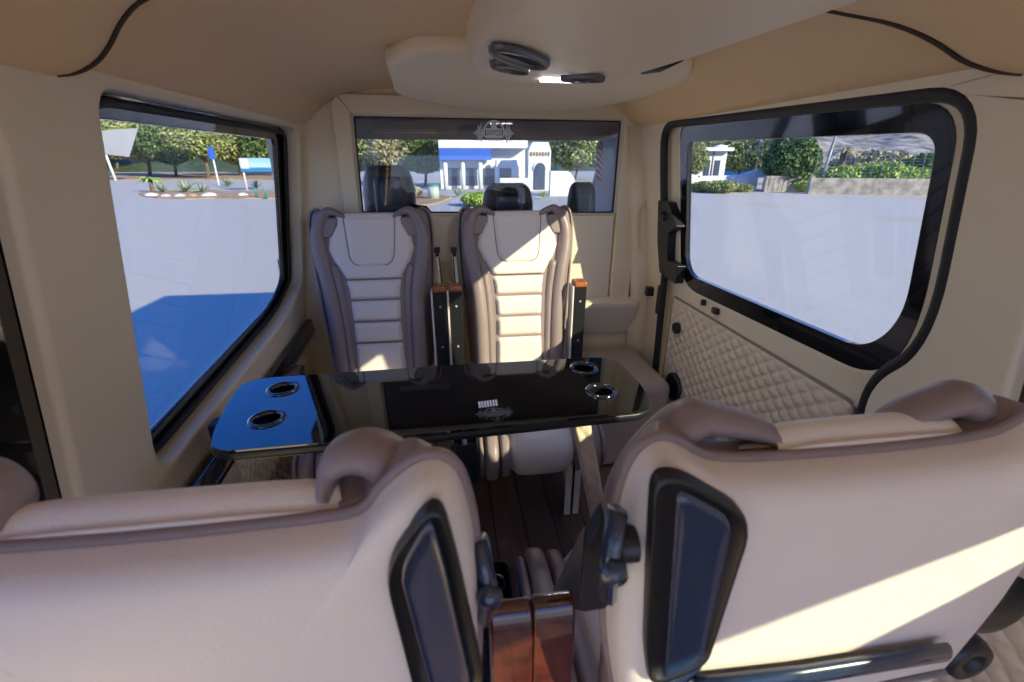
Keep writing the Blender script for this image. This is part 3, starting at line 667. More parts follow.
# near raised armrests with burl wood faces, belt hinge and buckle
def near_arm(parent, u0, u1, vt, y, nm='armrest'):
    a = at(u0, vt, 1, y); b_ = at(u1, vt, 1, y); cx = (a.x+b_.x)/2; w = (b_.x-a.x)*.97; top = (a.z+b_.z)/2; loc = parent.location
    pr = [(-.004, 0), (-.014, -.004), (-.022, -.016), (-.026, -.05), (-.030, -.40), (.004, -.40), (.006, -.03), (.004, -.004)]
    m_ = MB(); m_.add(*prism([(p[0], p[1]) for p in pr], lambda yy, zz, x: (cx-loc.x+x, y-loc.y+yy+.02, top-loc.z+zz), -w/2, w/2)); o = m_.build(nm, WOOD, parent, bev=.008, seg=4)
    m_ = MB(); m_.box((cx-loc.x, y-loc.y+.045, top-loc.z-.26), (w*.9, .04, .36)); m_.build('arm_frame', BLACKP, o, bev=.006)
near_arm(sC, 489, 534, 613, .38); near_arm(sD, 533, 577, 606, .38)
def hinge(parent, u, v, y, s, mirror=1):
    c = at(u, v, 1, y)-parent.location
    m_ = MB(); m_.lathe([(0, -.010), (.013, -.010), (.016, -.005), (.016, .012)], c+Vector((mirror*.004, .004, 0)), 20, 'x'); o = m_.build('hinge_cover', BLACKP, parent, smooth=True)
    m_ = MB(); m_.tube([c+Vector((-mirror*.006, -.004, .045)), c+Vector((-mirror*.012, -.012, .0)), c+Vector((-mirror*.008, -.006, -.045))], .008, 8, ry=.012); m_.build('recline_lever', POCKET, o, smooth=True)
    m_ = MB(); m_.lathe([(0, -.010), (.010, -.008), (.012, .0)], c+Vector((-mirror*.012, -.022, 0)), 14, 'y'); m_.build('lever_button', POCKET, o, smooth=True)
hinge(sC, 474, 575, .31, 1, -1); hinge(sD, 618, 548, .285, 1, 1)
# fabric belt guard on right near seat
c0 = at(600, 545, 1, .40)-sD.location; c1 = at(556, 607, 1, .44)-sD.location
m_ = MB(); p_ = at(588, 535, 1, .42)-sD.location; q_ = at(552, 608, 1, .46)-sD.location; r_ = at(615, 572, 1, .37)-sD.location; s_ = at(585, 612, 1, .43)-sD.location
vs = [p_, q_, s_, r_]; vs += [v+Vector((.0, .02, 0)) for v in vs]
m_.add(vs, [(0,1,2,3),(4,7,6,5),(0,4,5,1),(1,5,6,2),(2,6,7,3),(3,7,4,0)]); m_.build('belt_guard', BELT, sD, bev=.008)
c = at(605, 628, 1, .42)-sD.location
m_ = MB(); m_.add(*prism(rpoly([onback(rc_, *q, kk) for q in [(586, 592), (606, 560), (616, 600), (612, 650), (580, 655)]], .006, 3), fD, .02, .06)); m_.build('side_bracket', BLACKP, sD, bev=.004)
# dark blue lower rail of right near back, pivot disc and tubular arm
def bkD(u, v, d=-.02):
    a, h = onback(rc_, u, v, kk); return fD(a, h, d)
m_ = MB(); m_.tube([bkD(690, 688), bkD(800, 675), bkD(900, 659), bkD(950, 651)], .007, 10, ry=.013); o = m_.build('lower_rail', POCKET, sD, smooth=True)
m_ = MB(); m_.tube([bkD(700, 700, -.03), bkD(830, 680, -.034), bkD(940, 662, -.03)], .0035, 8); m_.build('bright_strip', GREYP, o, smooth=True)
c = at(965, 657, 1, .33)-sD.location
m_ = MB(); m_.lathe([(0, -.004), (.014, -.004), (.016, -.010), (.030, -.010), (.034, 0), (.034, .014)], c, 24, 'y'); o = m_.build('pivot_disc', BLACKP, sD, smooth=True)
m_ = MB(); pts = [at(955, 617, 1, .40), at(985, 618, 1, .42), at(1010, 605, 1, .45), at(1028, 580, 1, .48), at(1035, 545, 1, .52)]
m_.tube([p-sD.location for p in smoothpath(pts, 5)], .020, 12); m_.build('curved_arm', BLACKP, sD, smooth=True)

# seat belts beside far seats
for (u, lb) in ((430, 'slim cream belt stalk with black top right of the far left seat'), (465, 'slim belt stalk with black top left of the far right seat')):
    t0 = at(437 if u == 430 else 456, 250, 1, 2.06); e = empty('belt_stalk', (t0.x, 2.06, .45)); tag(e, lb, 'seat belt', 'belt stalks between the far seats')
    m_ = MB(); m_.tube([(-.01 if u == 465 else 0, 0, t0.z-.45-.02), (.012 if u == 465 else .015, -.02, 0)], .011, 8, ry=.006); m_.build('belt_cover', WHITEP, e, smooth=True)
    m_ = MB(); m_.box((-.01 if u == 465 else 0, 0, t0.z-.45), (.026, .02, .024)); m_.box((-.008 if u == 465 else 0, 0, t0.z-.45-.02), (.016, .018, .016)); m_.build('belt_top', BLACKP, e, bev=.003)
    m_ = MB(); m_.tube([(-.014 if u == 465 else .008, -.006, t0.z-.48), (.002 if u == 465 else .026, -.026, .0)], .003, 6); m_.build('webbing', BELT, e)
# small wooden cap left of seat A
a = at(293, 372, 1, 1.75)
m_ = MB(); m_.box((a.x, 1.75, a.z), (.07, .09, .022)); o = m_.build('wooden_arm_cap', WOOD, bev=.008); 
o.name = 'armrest_cap'; o.parent = sA; o.matrix_parent_inverse = (Matrix.Translation(sA.location) @ Matrix.Rotation(PI, 4, 'Z')).inverted()
m_ = MB(); m_.box((a.x, 1.80, a.z-.08), (.04, .05, .16)); o = m_.build('armrest_support', BLACKP, bev=.006); o.parent = sA; o.matrix_parent_inverse = (Matrix.Translation(sA.location) @ Matrix.Rotation(PI, 4, 'Z')).inverted()

# ================================================================== TABLE
TZ = .75
tp = [(210, 446), (214, 430), (228, 402), (241, 384), (262, 378), (450, 365), (600, 357), (618, 361), (640, 383), (650, 400), (650, 406), (640, 411), (430, 433), (225, 451)]
to = [at(*q, 2, TZ) for q in tp]; to = [(p.x, p.y) for p in to]
to = rpoly(to, [.02, .02, .03, .03, .03, 0, .03, .02, .03, .015, .01, .02, 0, .02], 4)
cups = [at(283, 389, 2, TZ), at(267, 419, 2, TZ), at(584, 368, 2, TZ), at(601, 391, 2, TZ)]
CR = .034
holes = [[(c.x+CR*math.cos(-2*PI*k/28), c.y+CR*math.sin(-2*PI*k/28)) for k in range(28)] for c in cups]
table = empty('folding_table', (-.05, 1.13, 0)); tag(table, 'long gloss black table with four recessed cup holders between the seat rows', 'table')
m_ = MB(); slab(m_, to, holes, lambda x, y: (x, y, TZ), lambda x, y: (x, y, TZ-.028)); o = weld(m_.build('table_top', TABLE)); inp(o, table)
bv = o.modifiers.new('b', 'BEVEL'); bv.width = .010; bv.segments = 3; bv.limit_method = 'ANGLE'; bv.angle_limit = R_(50); bv.harden_normals = False
m_ = MB(); m_.tube([(x, y, TZ-.016) for x, y in to], .004, 8, ry=.011, close=True, side=(0, 0, 1)); inp(m_.build('edge_trim', BLACKP, smooth=True), table)
for c in cups:
    m_ = MB(); m_.lathe([(CR+.010, 0), (CR+.009, .004), (CR+.003, .006), (CR-.002, .003), (CR-.003, -.01), (CR-.004, -.055), (.001, -.055)], (c.x, c.y, TZ), 32); ch = m_.build('cup_holder', BLACKG, smooth=True); inp(ch, table)
    m_ = MB(); m_.tube([(c.x+(CR+.008)*math.cos(2*PI*k/40), c.y+(CR+.008)*math.sin(2*PI*k/40), TZ+.0022) for k in range(40)], .002, 8, close=True); rg = m_.build('chrome_ring', CHROME, smooth=True); inp(rg, table)
# printed emblem, plus a row of small white ticks on the top
ce = at(494, 413, 2, TZ)
em = emblem(None, lambda x, y, t: (ce.x+x, ce.y+y*1.0, TZ+.0004+t), .026, LOGOD, 'printed_emblem'); inp(em, table)
m_ = MB()
for k in range(7):
    a = at(480+k*2.8, 408-k*.35, 2, TZ); b_ = at(479+k*2.8, 402-k*.35, 2, TZ); dx = .0028
    m_.add(*prism([(a.x-dx, a.y), (a.x+dx, a.y), (b_.x+dx, b_.y), (b_.x-dx, b_.y)], lambda x, y, t: (x, y, TZ+t), .0004, .001))
inp(m_.build('white_ticks', LOGOW), table)
# folding bracket on left wall rail and quilted leg on the right
m_ = MB(); m_.box((-.56, 1.16, .70), (.08, .16, .04)); m_.box((-.62, 1.19, .63), (.12, .05, .10)); inp(m_.build('wall_bracket', BLACKP, bev=.008), table)
top = at(577, 418, 1, 1.18); bot = at(603, 528, 1, 1.18)
vs = []; fs = []; n1, n2 = 16, 90
for sgn in (-1, 1):
    base = len(vs)
    for j in range(n2+1):
        for i in range(n1+1):
            s = i/n1; t = j/n2; H = .70; z = .72-H*t; x0 = top.x-.012+(bot.x-top.x)*min(1.3, t*.72/(.72-bot.z)); w = .062-.004*t
            xx = x0+w*(s-.5); a = xx/.05+z/.06; b2 = xx/.05-z/.06; q = (abs(math.sin(PI*a))*abs(math.sin(PI*b2)))**.45; q *= min(1, s/.12, (1-s)/.12)
            vs.append((xx, 1.18+sgn*(.012*min(1, s/.15, (1-s)/.15)+.007*q), z))
    for j in range(n2):
        for i in range(n1): k_ = base+j*(n1+1)+i; fs.append((k_, k_+1, k_+n1+2, k_+n1+1))
ql_ = raw('quilted_leg', vs, fs, QUILT, smooth=True); inp(ql_, table)
# cup-holder box between the far seats
c = at(466, 437, 1, 1.36)
bx = empty('storage_bin', (c.x-.006, 1.36, 0)); tag(bx, 'dark grey rounded bin on a stand between the two far seats', 'bin')
m_ = MB(); o1 = rpoly([(-.046, -.05), (.046, -.05), (.046, .05), (-.046, .05)], .02); i1 = [(a*.86, b_*.86) for a, b_ in o1]
zt = c.z; 
for lo, li in ((o1, i1),):
    n = len(lo)
    rg = [[(a*.9, b_*.9, zt-.17) for a, b_ in lo], [(a, b_, zt-.02) for a, b_ in lo], [(a, b_, zt) for a, b_ in lo], [(a, b_, zt) for a, b_ in li], [(a*.95, b_*.95, zt-.05) for a, b_ in li]]
    vs = [v for r in rg for v in r]; fs = [list(range(n))[::-1], [4*n+i for i in range(n)]]
    for r in range(4):
        for i in range(n): fs.append((r*n+i, r*n+(i+1) % n, (r+1)*n+(i+1) % n, (r+1)*n+i))
raw('bin_body', vs, fs, mat('charcoal_plastic', (.02, .024, .034), .35), bx, bev=.004)
m_ = MB(); m_.box((0, .01, zt-.035), (.018, .09, .06), Matrix.Rotation(.5, 3, 'X')); m_.build('bin_insert', GREYP, bx, bev=.008)
m_ = MB(); m_.box((0, .05, (zt-.17)/2), (.05, .05, zt-.17)); m_.box((0, .05, .01), (.1, .12, .02)); m_.build('bin_stand', BLACKP, bx)
# black cup tray between near seats
c = at(499, 590, 2, .36)
bx = empty('cup_tray', (c.x-.008, c.y, 0)); tag(bx, 'black cup tray low in the gap between the near seats', 'tray')
m_ = MB(); o1 = rpoly([(-.04, -.09), (.04, -.09), (.04, .09), (-.04, .09)], .02); n = len(o1); zt = .36
rg = [[(a, b_, zt-.05) for a, b_ in o1], [(a, b_, zt) for a, b_ in o1], [(a*.9, b_*.93, zt+.003) for a, b_ in o1], [(a*.85, b_*.9, zt-.03) for a, b_ in o1]]
vs = [v for r in rg for v in r]; fs = [list(range(n))[::-1], [3*n+i for i in range(n)]]
for r in range(3):
    for i in range(n): fs.append((r*n+i, r*n+(i+1) % n, (r+1)*n+(i+1) % n, (r+1)*n+i))
raw('tray_body', vs, fs, BLACKP, bx)
m_ = MB(); m_.lathe([(.022, -.025), (.024, -.012), (.028, -.01), (.030, -.027)], (0, .03, zt), 24); m_.build('cup_ring', BLACKG, bx, smooth=True)
m_ = MB(); m_.box((0, 0, (zt-.05)/2), (.06, .08, zt-.05)); m_.build('tray_stand', BLACKP, bx)

# ================================================================== OUTSIDE
def gplane(name, pts, z, m, th=.05):
    v, f = prism(pts, lambda x, y, t: (x, y, t), z-th, z); b_ = MB(); b_.add(v, f); return b_.build(name, m)
struct(gplane('ground', [(-150, -60), (150, -60), (150, 200), (-150, 200)], GZ, ASPH, .2))
def gpatch(name, px, m, dz=.03, label=None, r=.0):
    pts = [gnd(*q) for q in px]; pts = [(p.x, p.y) for p in pts]; o = gplane(name, pts, GZ+dz, m, dz+.05); struct(o); return o
gpatch('soil_bank', [(20, 181), (60, 180), (285, 180), (345, 178), (340, 164.5), (60, 164.5)], DIRT, .06)
gpatch('planting_island', [(139, 194), (143, 196.5), (158, 198.5), (185, 199.5), (215, 198.6), (245, 199), (275, 198.5), (290, 194), (262, 191), (230, 191.5), (200, 190), (165, 191), (148, 191.5)], DIRT, .05)
gpatch('roadside_bed', [(366, 203), (405, 209), (438, 204), (452, 198), (420, 194), (366, 196)], DIRT, .08)

def leaves(mb, c, r, n, s, flat=0):
    for _ in range(n):
        while True:
            p = Vector((random.uniform(-1, 1), random.uniform(-1, 1), random.uniform(-1, 1)))
            if .25 < p.length < 1: break
        p = p.normalized()*(p.length**.35)
        q = Vector((c[0]+p.x*r[0], c[1]+p.y*r[1], c[2]+p.z*r[2]))
        a = Vector((random.gauss(0, 1), random.gauss(0, 1), random.gauss(0, 1))).normalized(); b_ = a.cross(Vector((random.gauss(0, 1), random.gauss(0, 1), random.gauss(0, 1)))).normalized()
        ss = s*random.uniform(.6, 1.4); i = len(mb.v)
        mb.v += [q-a*ss-b_*ss*.4, q+a*ss-b_*ss*.5, q+a*ss*.7+b_*ss*.5, q-a*ss*.8+b_*ss*.5]; mb.f.append([i, i+1, i+2, i+3])
def tree(u, vb, vt, wpx, label, group, m=LEAFM, kind='tree', trunk=True, dens=1.0, crown=.78, blobs=10, name='tree'):
    g_ = gnd(u, vb); d = (g_-CAM).dot(FWD); H = at(u, vt, 1, g_.y).z-GZ; W = wpx/F*d/2
    e = empty(name, (g_.x, g_.y, GZ)); tag(e, label, kind, group)
    mb = MB(); cz = H*(1-crown/2); rz = H*crown/2
    if not trunk: cz = H*.5; rz = H*.5
    for k in range(blobs):
        a = random.uniform(0, 2*PI); rr = random.uniform(0, .6)
        c = (W*rr*math.cos(a), W*rr*math.sin(a), cz+rz*random.uniform(-.5, .5)); leaves(mb, c, (W*.5, W*.5, rz*.55), int(330*dens), max(.05, W*.05))
    leaves(mb, (0, 0, cz), (W, W, rz*.95), int(1000*dens), max(.05, W*.055))
    mb.build('foliage', m, e)
    if trunk:
        t_ = MB(); tw = max(.07, H*.028); t_.tube(smoothpath([(0, 0, -.05), (tw*1.2, 0, H*.25), (-tw*.6, 0, cz)], 4), [tw]*9, 8)
        for k in range(3):
            a = random.uniform(0, 6.28); t_.tube([(0, 0, H*.3), (W*.5*math.cos(a), W*.5*math.sin(a), cz)], [tw*.6, tw*.25], 6)
        t_.build('trunk', BARK, e, smooth=True)
    return e
def fronds(e, c, n, L, m, droop=1.0, w=.12, up=.6):
    mb = MB()
    for k in range(n):
        a = 2*PI*k/n+random.uniform(-.2, .2); el = random.uniform(.1, 1)*up; pts = []
        for j in range(6):
            t = j/5; r = L*t*math.cos(el)*(1-.15*t); z = L*(math.sin(el)*t-droop*.5*t*t); pts.append((r, z))
        ww = w*L
        for j in range(5):
            (r0, z0), (r1, z1) = pts[j], pts[j+1]; w0 = ww*math.sin(PI*(.12+.85*j/5)); w1 = ww*math.sin(PI*(.12+.85*(j+1)/5))
            ca, sa = math.cos(a), math.sin(a); i = len(mb.v); C = Vector(c)
            for (r, z, w_) in ((r0, z0, w0), (r1, z1, w1)):
                mb.v += [C+Vector((r*ca-w_*sa, r*sa+w_*ca, z-.25*w_)), C+Vector((r*ca, r*sa, z+.02)), C+Vector((r*ca+w_*sa, r*sa-w_*ca, z-.25*w_))]
            mb.f += [[i, i+1, i+4, i+3], [i+1, i+2, i+5, i+4]]
    return mb.build('fronds', m, e)
def palm(u, vb, vt, L, label, group=None, m=LEAFL, lean=0, n=16, tr=.14):
    g_ = gnd(u, vb); H = at(u, vt, 1, g_.y).z-GZ; e = empty('palm', (g_.x, g_.y, GZ)); tag(e, label, 'palm', group)
    t_ = MB(); t_.tube([(0, 0, -.05), (lean*.4, 0, H*.5), (lean, 0, H)], [tr*1.2, tr, tr*.9], 8); t_.build('trunk', BARK, e, smooth=True)
    fronds(e, (lean, 0, H), n, L, m); return e
def agave(u, vb, hpx, label, m=AGAVE, n=18, group='agaves on the planting island'):
    g_ = gnd(u, vb); d = (g_-CAM).dot(FWD); H = hpx/F*d; e = empty('agave', (g_.x, g_.y, GZ+.08)); tag(e, label, 'plant', group)
    fronds(e, (0, 0, 0), n, H*1.15, m, droop=.35, w=.07, up=1.35); return e

GT = 'trees beyond the left window'
tree(118, 172, 118, 60, 'pale leafy tree at the left edge of the left window', GT, LEAFP, dens=1.4)
tree(150, 176, 112, 62, 'bright olive tree above the small palm, left window', GT, LEAFM, dens=1.6)
tree(176, 177, 120, 50, 'dark tree left of the double trunk, left window', GT, LEAFD, dens=1.6)
tree(208, 179, 118, 58, 'olive tree with bare forked trunk in the middle of left window', GT, LEAFM, dens=1.6, crown=.6)
tree(240, 176, 120, 52, 'olive tree directly above the blue billboard', GT, LEAFM, dens=1.6)
tree(272, 176, 118, 54, 'tree at the right edge of the left window', GT, LEAFD, dens=1.6)
tree(300, 174, 110, 60, 'tree beyond the left window hidden partly by its right post', GT, LEAFM, dens=1.2)
for (u, w_, l_) in ((130, 90, 'dark background tree behind the pale tree, left window'), (200, 90, 'dark background tree behind the forked olive tree'), (262, 90, 'dark background tree behind the blue billboard')):
    tree(u, 170, 112, w_, l_, GT, LEAFD, dens=3.0, crown=.98, blobs=14)
def bushrow(u, vb, vt, w_, l_, m, g='low bushes outside', dens=1.0, nm='bush'): return tree(u, vb, vt, w_, l_, g, m, 'bush', False, dens, name=nm)
palm(153, 192, 179, .95, 'small bright green palm at the left end of the planting island', None, LEAFL, tr=.12, n=18)
for (u, vb, h, l_) in ((163, 193, 11, 'small agave just right of the small palm'), (186, 193, 13, 'wide agave in the middle of the planting island'), (202, 193, 11, 'narrow agave right of the wide agave on the island'), (228, 187, 11, 'dark agave behind the island left of the billboard post')): agave(u, vb, h, l_)
agave(257, 189, 9, 'agave under the right side of the blue billboard')
for (u, v0, v1, l_) in ((257, 188, 198, 'left of the two short dark green bollards'), (266.5, 188.5, 199, 'right of the two short dark green bollards')):
    g_ = gnd(u, v1); H = at(u, v0, 1, g_.y).z-GZ; m_ = MB(); m_.lathe([(0, 0), (.06, 0), (.06, H-.03), (.03, H), (0, H)], (g_.x, g_.y, GZ), 12); tag(m_.build('bollard', GREENP, smooth=True), l_+' by the island', 'bollard', 'green bollards by the billboard')
# rocks
for i, (u, v, s) in enumerate(((152, 196.5, .35), (166, 197, .25), (180, 197, .3), (193, 197, .28), (210, 196.5, .42), (243, 196, .3))):
    g_ = gnd(u, v); bm = bmesh.new(); bmesh.ops.create_icosphere(bm, subdivisions=2, radius=s)
    for q in bm.verts: q.co *= random.uniform(.8, 1.15); q.co.z *= .45
    me = D.meshes.new('rock'); bm.to_mesh(me); bm.free(); o = link('rock', me, WHITEW if i != 3 else DIRT); o.location = (g_.x, g_.y, GZ+.05)
    tag(o, ['pale rock below the small palm', 'small pale rock below the agave beside the palm', 'pale rock below the wide agave', 'brown rock below the narrow agave', 'largest pale rock right of the narrow agave', 'pale rock below the blue billboard'][i], 'rock', 'rocks edging the planting island')
# billboard
gl = gnd(244, 191); gr = gnd(275, 188); zt = at(240, 158, 1, gl.y).z; zb = at(240, 172, 1, gl.y).z
e = empty('billboard', (gl.x, gl.y, GZ)); tag(e, 'pale blue landscape billboard on two white posts left of the bollards', 'billboard')
xa = at(239, 160, 1, gl.y).x-gl.x; xb = at(272, 160, 1, gl.y).x-gl.x
bb = mat('billboard_print', (.2, .5, .8), .5); nt = bb.node_tree; tc = nt.nodes.new('ShaderNodeTexCoord'); sx = nt.nodes.new('ShaderNodeSeparateXYZ'); rp = nt.nodes.new('ShaderNodeValToRGB')
nt.links.new(tc.outputs['Generated'], sx.inputs[0]); nt.links.new(sx.outputs['Z'], rp.inputs['Fac']); nt.links.new(rp.outputs['Color'], nt.nodes['Principled BSDF'].inputs['Base Color'])
rp.color_ramp.elements[0].color = (.03, .16, .42, 1); rp.color_ramp.elements[1].color = (.25, .50, .80, 1); ee = rp.color_ramp.elements.new(.3); ee.color = (.05, .25, .5, 1); ee = rp.color_ramp.elements.new(.36); ee.color = (.45, .68, .85, 1)
m_ = MB(); m_.box(((xa+xb)/2, 0, (zt+zb)/2-GZ), (xb-xa, .08, zt-zb)); pb = m_.build('board', bb, e)
m_ = MB(); m_.box((xa+(xb-xa)*.15, -.06, (zt+zb)/2-GZ+.1*(zt-zb)), ((xb-xa)*.22, .03, (zt-zb)*.7)); m_.build('white_panel', WHITEW, pb)
for px in (xa+.1, xb-.1):
    m_ = MB(); m_.tube([(px, .08, 0), (px, .08, zt-GZ)], .07, 8); m_.build('post', WHITEW, e, smooth=True)
# blue flag sign on pole
g_ = gnd(219, 185); H = at(219, 140, 1, g_.y).z-GZ; e = empty('sign_post', (g_.x, g_.y, GZ)); tag(e, 'white pole with a small blue sign before the olive trees', 'sign')
m_ = MB(); m_.tube([(0, 0, 0), (0, 0, H*.85)], .07, 8); m_.build('pole', WHITEW, e)
z1 = at(219, 147, 1, g_.y).z-GZ; z2 = at(219, 159, 1, g_.y).z-GZ; m_ = MB(); m_.box((0, -.1, (z1+z2)/2), (.5, .05, z1-z2)); m_.build('sign_board', BLUEF, e)
# white parasol at the left
g_ = gnd(116, 181); H = at(112, 128, 1, g_.y).z-GZ; e = empty('parasol', (g_.x, g_.y, GZ)); tag(e, 'white sailcloth parasol with white pole at the left window edge', 'parasol')
m_ = MB(); m_.tube([(0, 0, 0), (-.3, 0, H*.7)], .12, 8); m_.build('pole', WHITEW, e, smooth=True)
c = [at(84, 132, 1, g_.y+.2), at(138, 128, 1, g_.y-.2), at(129, 157, 1, g_.y-.4), at(88, 152, 1, g_.y+.1)]; c = [p-e.location for p in c]
m_ = MB(); m_.add(c+[p+Vector((0, .05, 0)) for p in c], [(0,1,2,3),(7,6,5,4),(0,4,5,1),(1,5,6,2),(2,6,7,3),(3,7,4,0)]); m_.build('canopy', mat('white_sailcloth', (.34, .36, .40), .8), e)

# ---- ahead through the cab
GF = 'trees ahead through the partition glass'
tree(372, 183, 128, 46, 'leafy tree at the left end of the partition glass', GF, LEAFM, dens=1.8)
tree(396, 186, 126, 50, 'pale dry tree with leaning trunk left of the blue fascia', GF, LEAFP, dens=1.8)
tree(425, 186, 132, 44, 'dark leafy tree touching the white building', GF, LEAFD, dens=1.8)
bushrow(388, 196, 178, 40, 'yellow green bush low beside the leftmost cab seat', LEAFL, 'bushes ahead of the van')
bushrow(408, 199, 184, 30, 'pale bush right of the leftmost cab seat', LEAFP, 'bushes ahead of the van')
tree(516, 182, 135, 34, 'green tree between white building and gate tower', GF, LEAFM, dens=1.8)
tree(575, 180, 132, 56, 'broad green tree right of the gate tower', GF, LEAFM, dens=2.4)
tree(600, 180, 130, 40, 'tree behind the striped scarf', GF, LEAFM, dens=1.4)
bushrow(478, 206, 192, 34, 'bright green bush low in front of the white building', LEAFL, 'bushes ahead of the van', 1.6)
agave(458, 197, 10, 'spiky agave in front of the white building columns', group='agaves ahead of the van')
agave(543, 199, 8, 'agave at the foot of the gate tower', LEAFL, group='agaves ahead of the van')
g_ = gnd(434, 200); H = at(434, 184, 1, g_.y).z-GZ; e = empty('litter_bin', (g_.x, g_.y, GZ)); tag(e, 'pale cylindrical bin with green lid before the dark tree', 'bin')
m_ = MB(); m_.lathe([(0, 0), (.28, 0), (.30, H*.85), (0, H*.85)], (0, 0, 0), 16); m_.build('bin_body', mat('pale_bin', (.45, .55, .5), .5), e, smooth=True)
m_ = MB(); m_.lathe([(.32, H*.85), (.32, H*.97), (0, H)], (0, 0, 0), 16); m_.build('lid', GREENP, e, smooth=True)
# white building
g_ = gnd(440, 190); Y = g_.y; e = empty('white_building', (g_.x, Y, GZ)); tag(e, 'white columned building with a deep blue fascia behind the bushes', 'building')
X0 = at(441, 190, 1, Y).x-g_.x; X1 = at(527, 190, 1, Y).x-g_.x; zt = at(480, 130, 1, Y).z-GZ; zf1 = at(465, 148, 1, Y).z-GZ; zf0 = at(465, 160, 1, Y).z-GZ
m_ = MB(); m_.box(((X0+X1)/2, 2.5, zt/2), (X1-X0, 3, zt)); m_.build('wall', WHITEW, e)
X2 = at(492, 190, 1, Y).x-g_.x; m_ = MB(); m_.box(((X0+X2)/2, .3, (zf0+zf1)/2), (X2-X0, .8, zf1-zf0)); m_.build('reflection', BLUEF, e)  # blue glass reflection built as a solid band on the building
m_ = MB(); m_.box(((X0+X1)/2, .6, (zf1+zt)/2), (X1-X0, 1.4, zt-zf1)); m_.build('roof_slab', WHITEW, e)
for k in range(5):
    px = X0+(X1-X0)*(k+.3)/5; m_ = MB(); m_.tube([(px, .3, 0), (px, .3, zf0)], .16, 10); m_.build('column', WHITEW, e, smooth=True)
dk = mat('dark_glazing', (.06, .09, .16), .2)  # dark blue for the windows and the arched grille
for k in range(4):
    px = X0+(X1-X0)*(k+.8)/5; m_ = MB(); m_.box((px, .98, zf0*.42), (.9, .06, zf0*.6)); m_.build('window', dk, e)
# gate tower with arch
g_ = gnd(541, 191); Y = g_.y; e = empty('gate_tower', (g_.x, Y, GZ)); tag(e, 'white gate tower with an arched grille and small lettering', 'tower')
xa = at(528, 190, 1, Y).x-g_.x; xb = at(550, 190, 1, Y).x-g_.x; zt = at(541, 142, 1, Y).z-GZ; za = at(541, 163, 1, Y).z-GZ
xm = (xa+xb)/2
m_ = MB(); m_.add(*prism([(xa, 0), (xb, 0), (xb, zt*.83), (xb*.7, zt), (xa*.7, zt), (xa, zt*.83)], lambda x, z, y: (x, y, z), 0, 1.2)); m_.build('wall', WHITEW, e)
aw = (xb-xa)*.25; m_ = MB(); ap = [(xm-aw, .1), (xm+aw, .1)]+[(xm+aw*math.cos(PI*k/10), za-aw+aw*math.sin(PI*k/10)) for k in range(11)]; m_.add(*prism(ap, lambda x, z, y: (x, y, z), -.06, 0)); gl_ = m_.build('arched_grille', dk, e)
ao = MB(); ao.tube([(xm+aw*1.12*math.cos(PI*k/10), -.05, za-aw+aw*1.12*math.sin(PI*k/10)) for k in range(11)], .06, 6); ao.build('arch_moulding', WHITEW, e)
m_ = MB(); zl = at(541, 154, 1, Y).z-GZ
for k in range(7): m_.box((xm+(k-3)*.2, -.02, zl), (.12, .04, .2 if k % 2 else .26))
m_.build('lettering', mat('brown_lettering', (.25, .16, .1), .6), e)
# curved white garden wall
g_ = gnd(564, 196); Y = g_.y; xa = at(550, 196, 1, Y).x; xb = at(577, 196, 1, Y).x; zt = at(562, 171, 1, Y).z
m_ = MB(); pts = [(xa, GZ)]+[(xa+(xb-xa)*t, GZ+(zt-GZ)*(1 if t < .55 else math.sqrt(max(0, 1-((t-.55)/.45)**2)))) for t in [i/16 for i in range(17)]]
m_.add(*prism(pts, lambda x, z, y: (x, y, z), Y, Y+.4)); tag(m_.build('curved_wall', WHITEW), 'white garden wall with a rounded top right of the gate tower', 'wall')
# long low white wall behind
def lowwall(u0, u1, vb, vt, label, m=WHITEW, th=.3, name='garden_wall', vb1=None):
    a = gnd(u0, vb); b_ = gnd(u1, vb1 or vb); h = at((u0), vt, 1, a.y).z; v = (b_-a).normalized(); n_ = Vector((-v.y, v.x, 0))*th
    m_ = MB(); vs = [a, b_, b_+n_, a+n_]; vs += [Vector((p.x, p.y, h)) for p in vs]; m_.add(vs, [(0,1,2,3),(4,7,6,5),(0,4,5,1),(1,5,6,2),(2,6,7,3),(3,7,4,0)]); return tag(m_.build(name, m), label, 'wall')
lowwall(500, 530, 192, 178, 'low white wall between the building and gate tower')

# ---- right window
GR = 'trees beyond the right window'
tree(688, 188, 138, 30, 'olive tree at the left edge of the right window', GR, LEAFM, dens=1.5)
tree(736, 183, 136, 46, 'rounded green tree behind the curved white fence', GR, LEAFM, dens=1.8)
tree(786, 191, 134, 50, 'dark bushy cypress left of the stone wall', GR, LEAFD, dens=3.6, crown=.97, blobs=14)
tree(716, 182, 128, 40, 'tall tree behind the small white house', GR, LEAFM, dens=1.2)
tree(870, 178, 150, 70, 'pale dry bush on the slope behind the green hedge', 'bushes behind the stone wall', LEAFP, 'bush', False, 1.4, name='bush')
tree(925, 181, 152, 50, 'dark green bush behind the right end of the stone wall', 'bushes behind the stone wall', LEAFD, 'bush', False, 1.6, name='bush')
for (u, w_, l_) in ((838, 44, 'bright hedge mound left of centre above the stone wall'), (868, 60, 'bright hedge mound, tallest above the stone wall'), (900, 50, 'bright hedge mound sloping to the wall end')):
    bushrow(u, 190, 163 if u == 868 else 166, w_, l_, LEAFL, 'bushes behind the stone wall', 2.2)
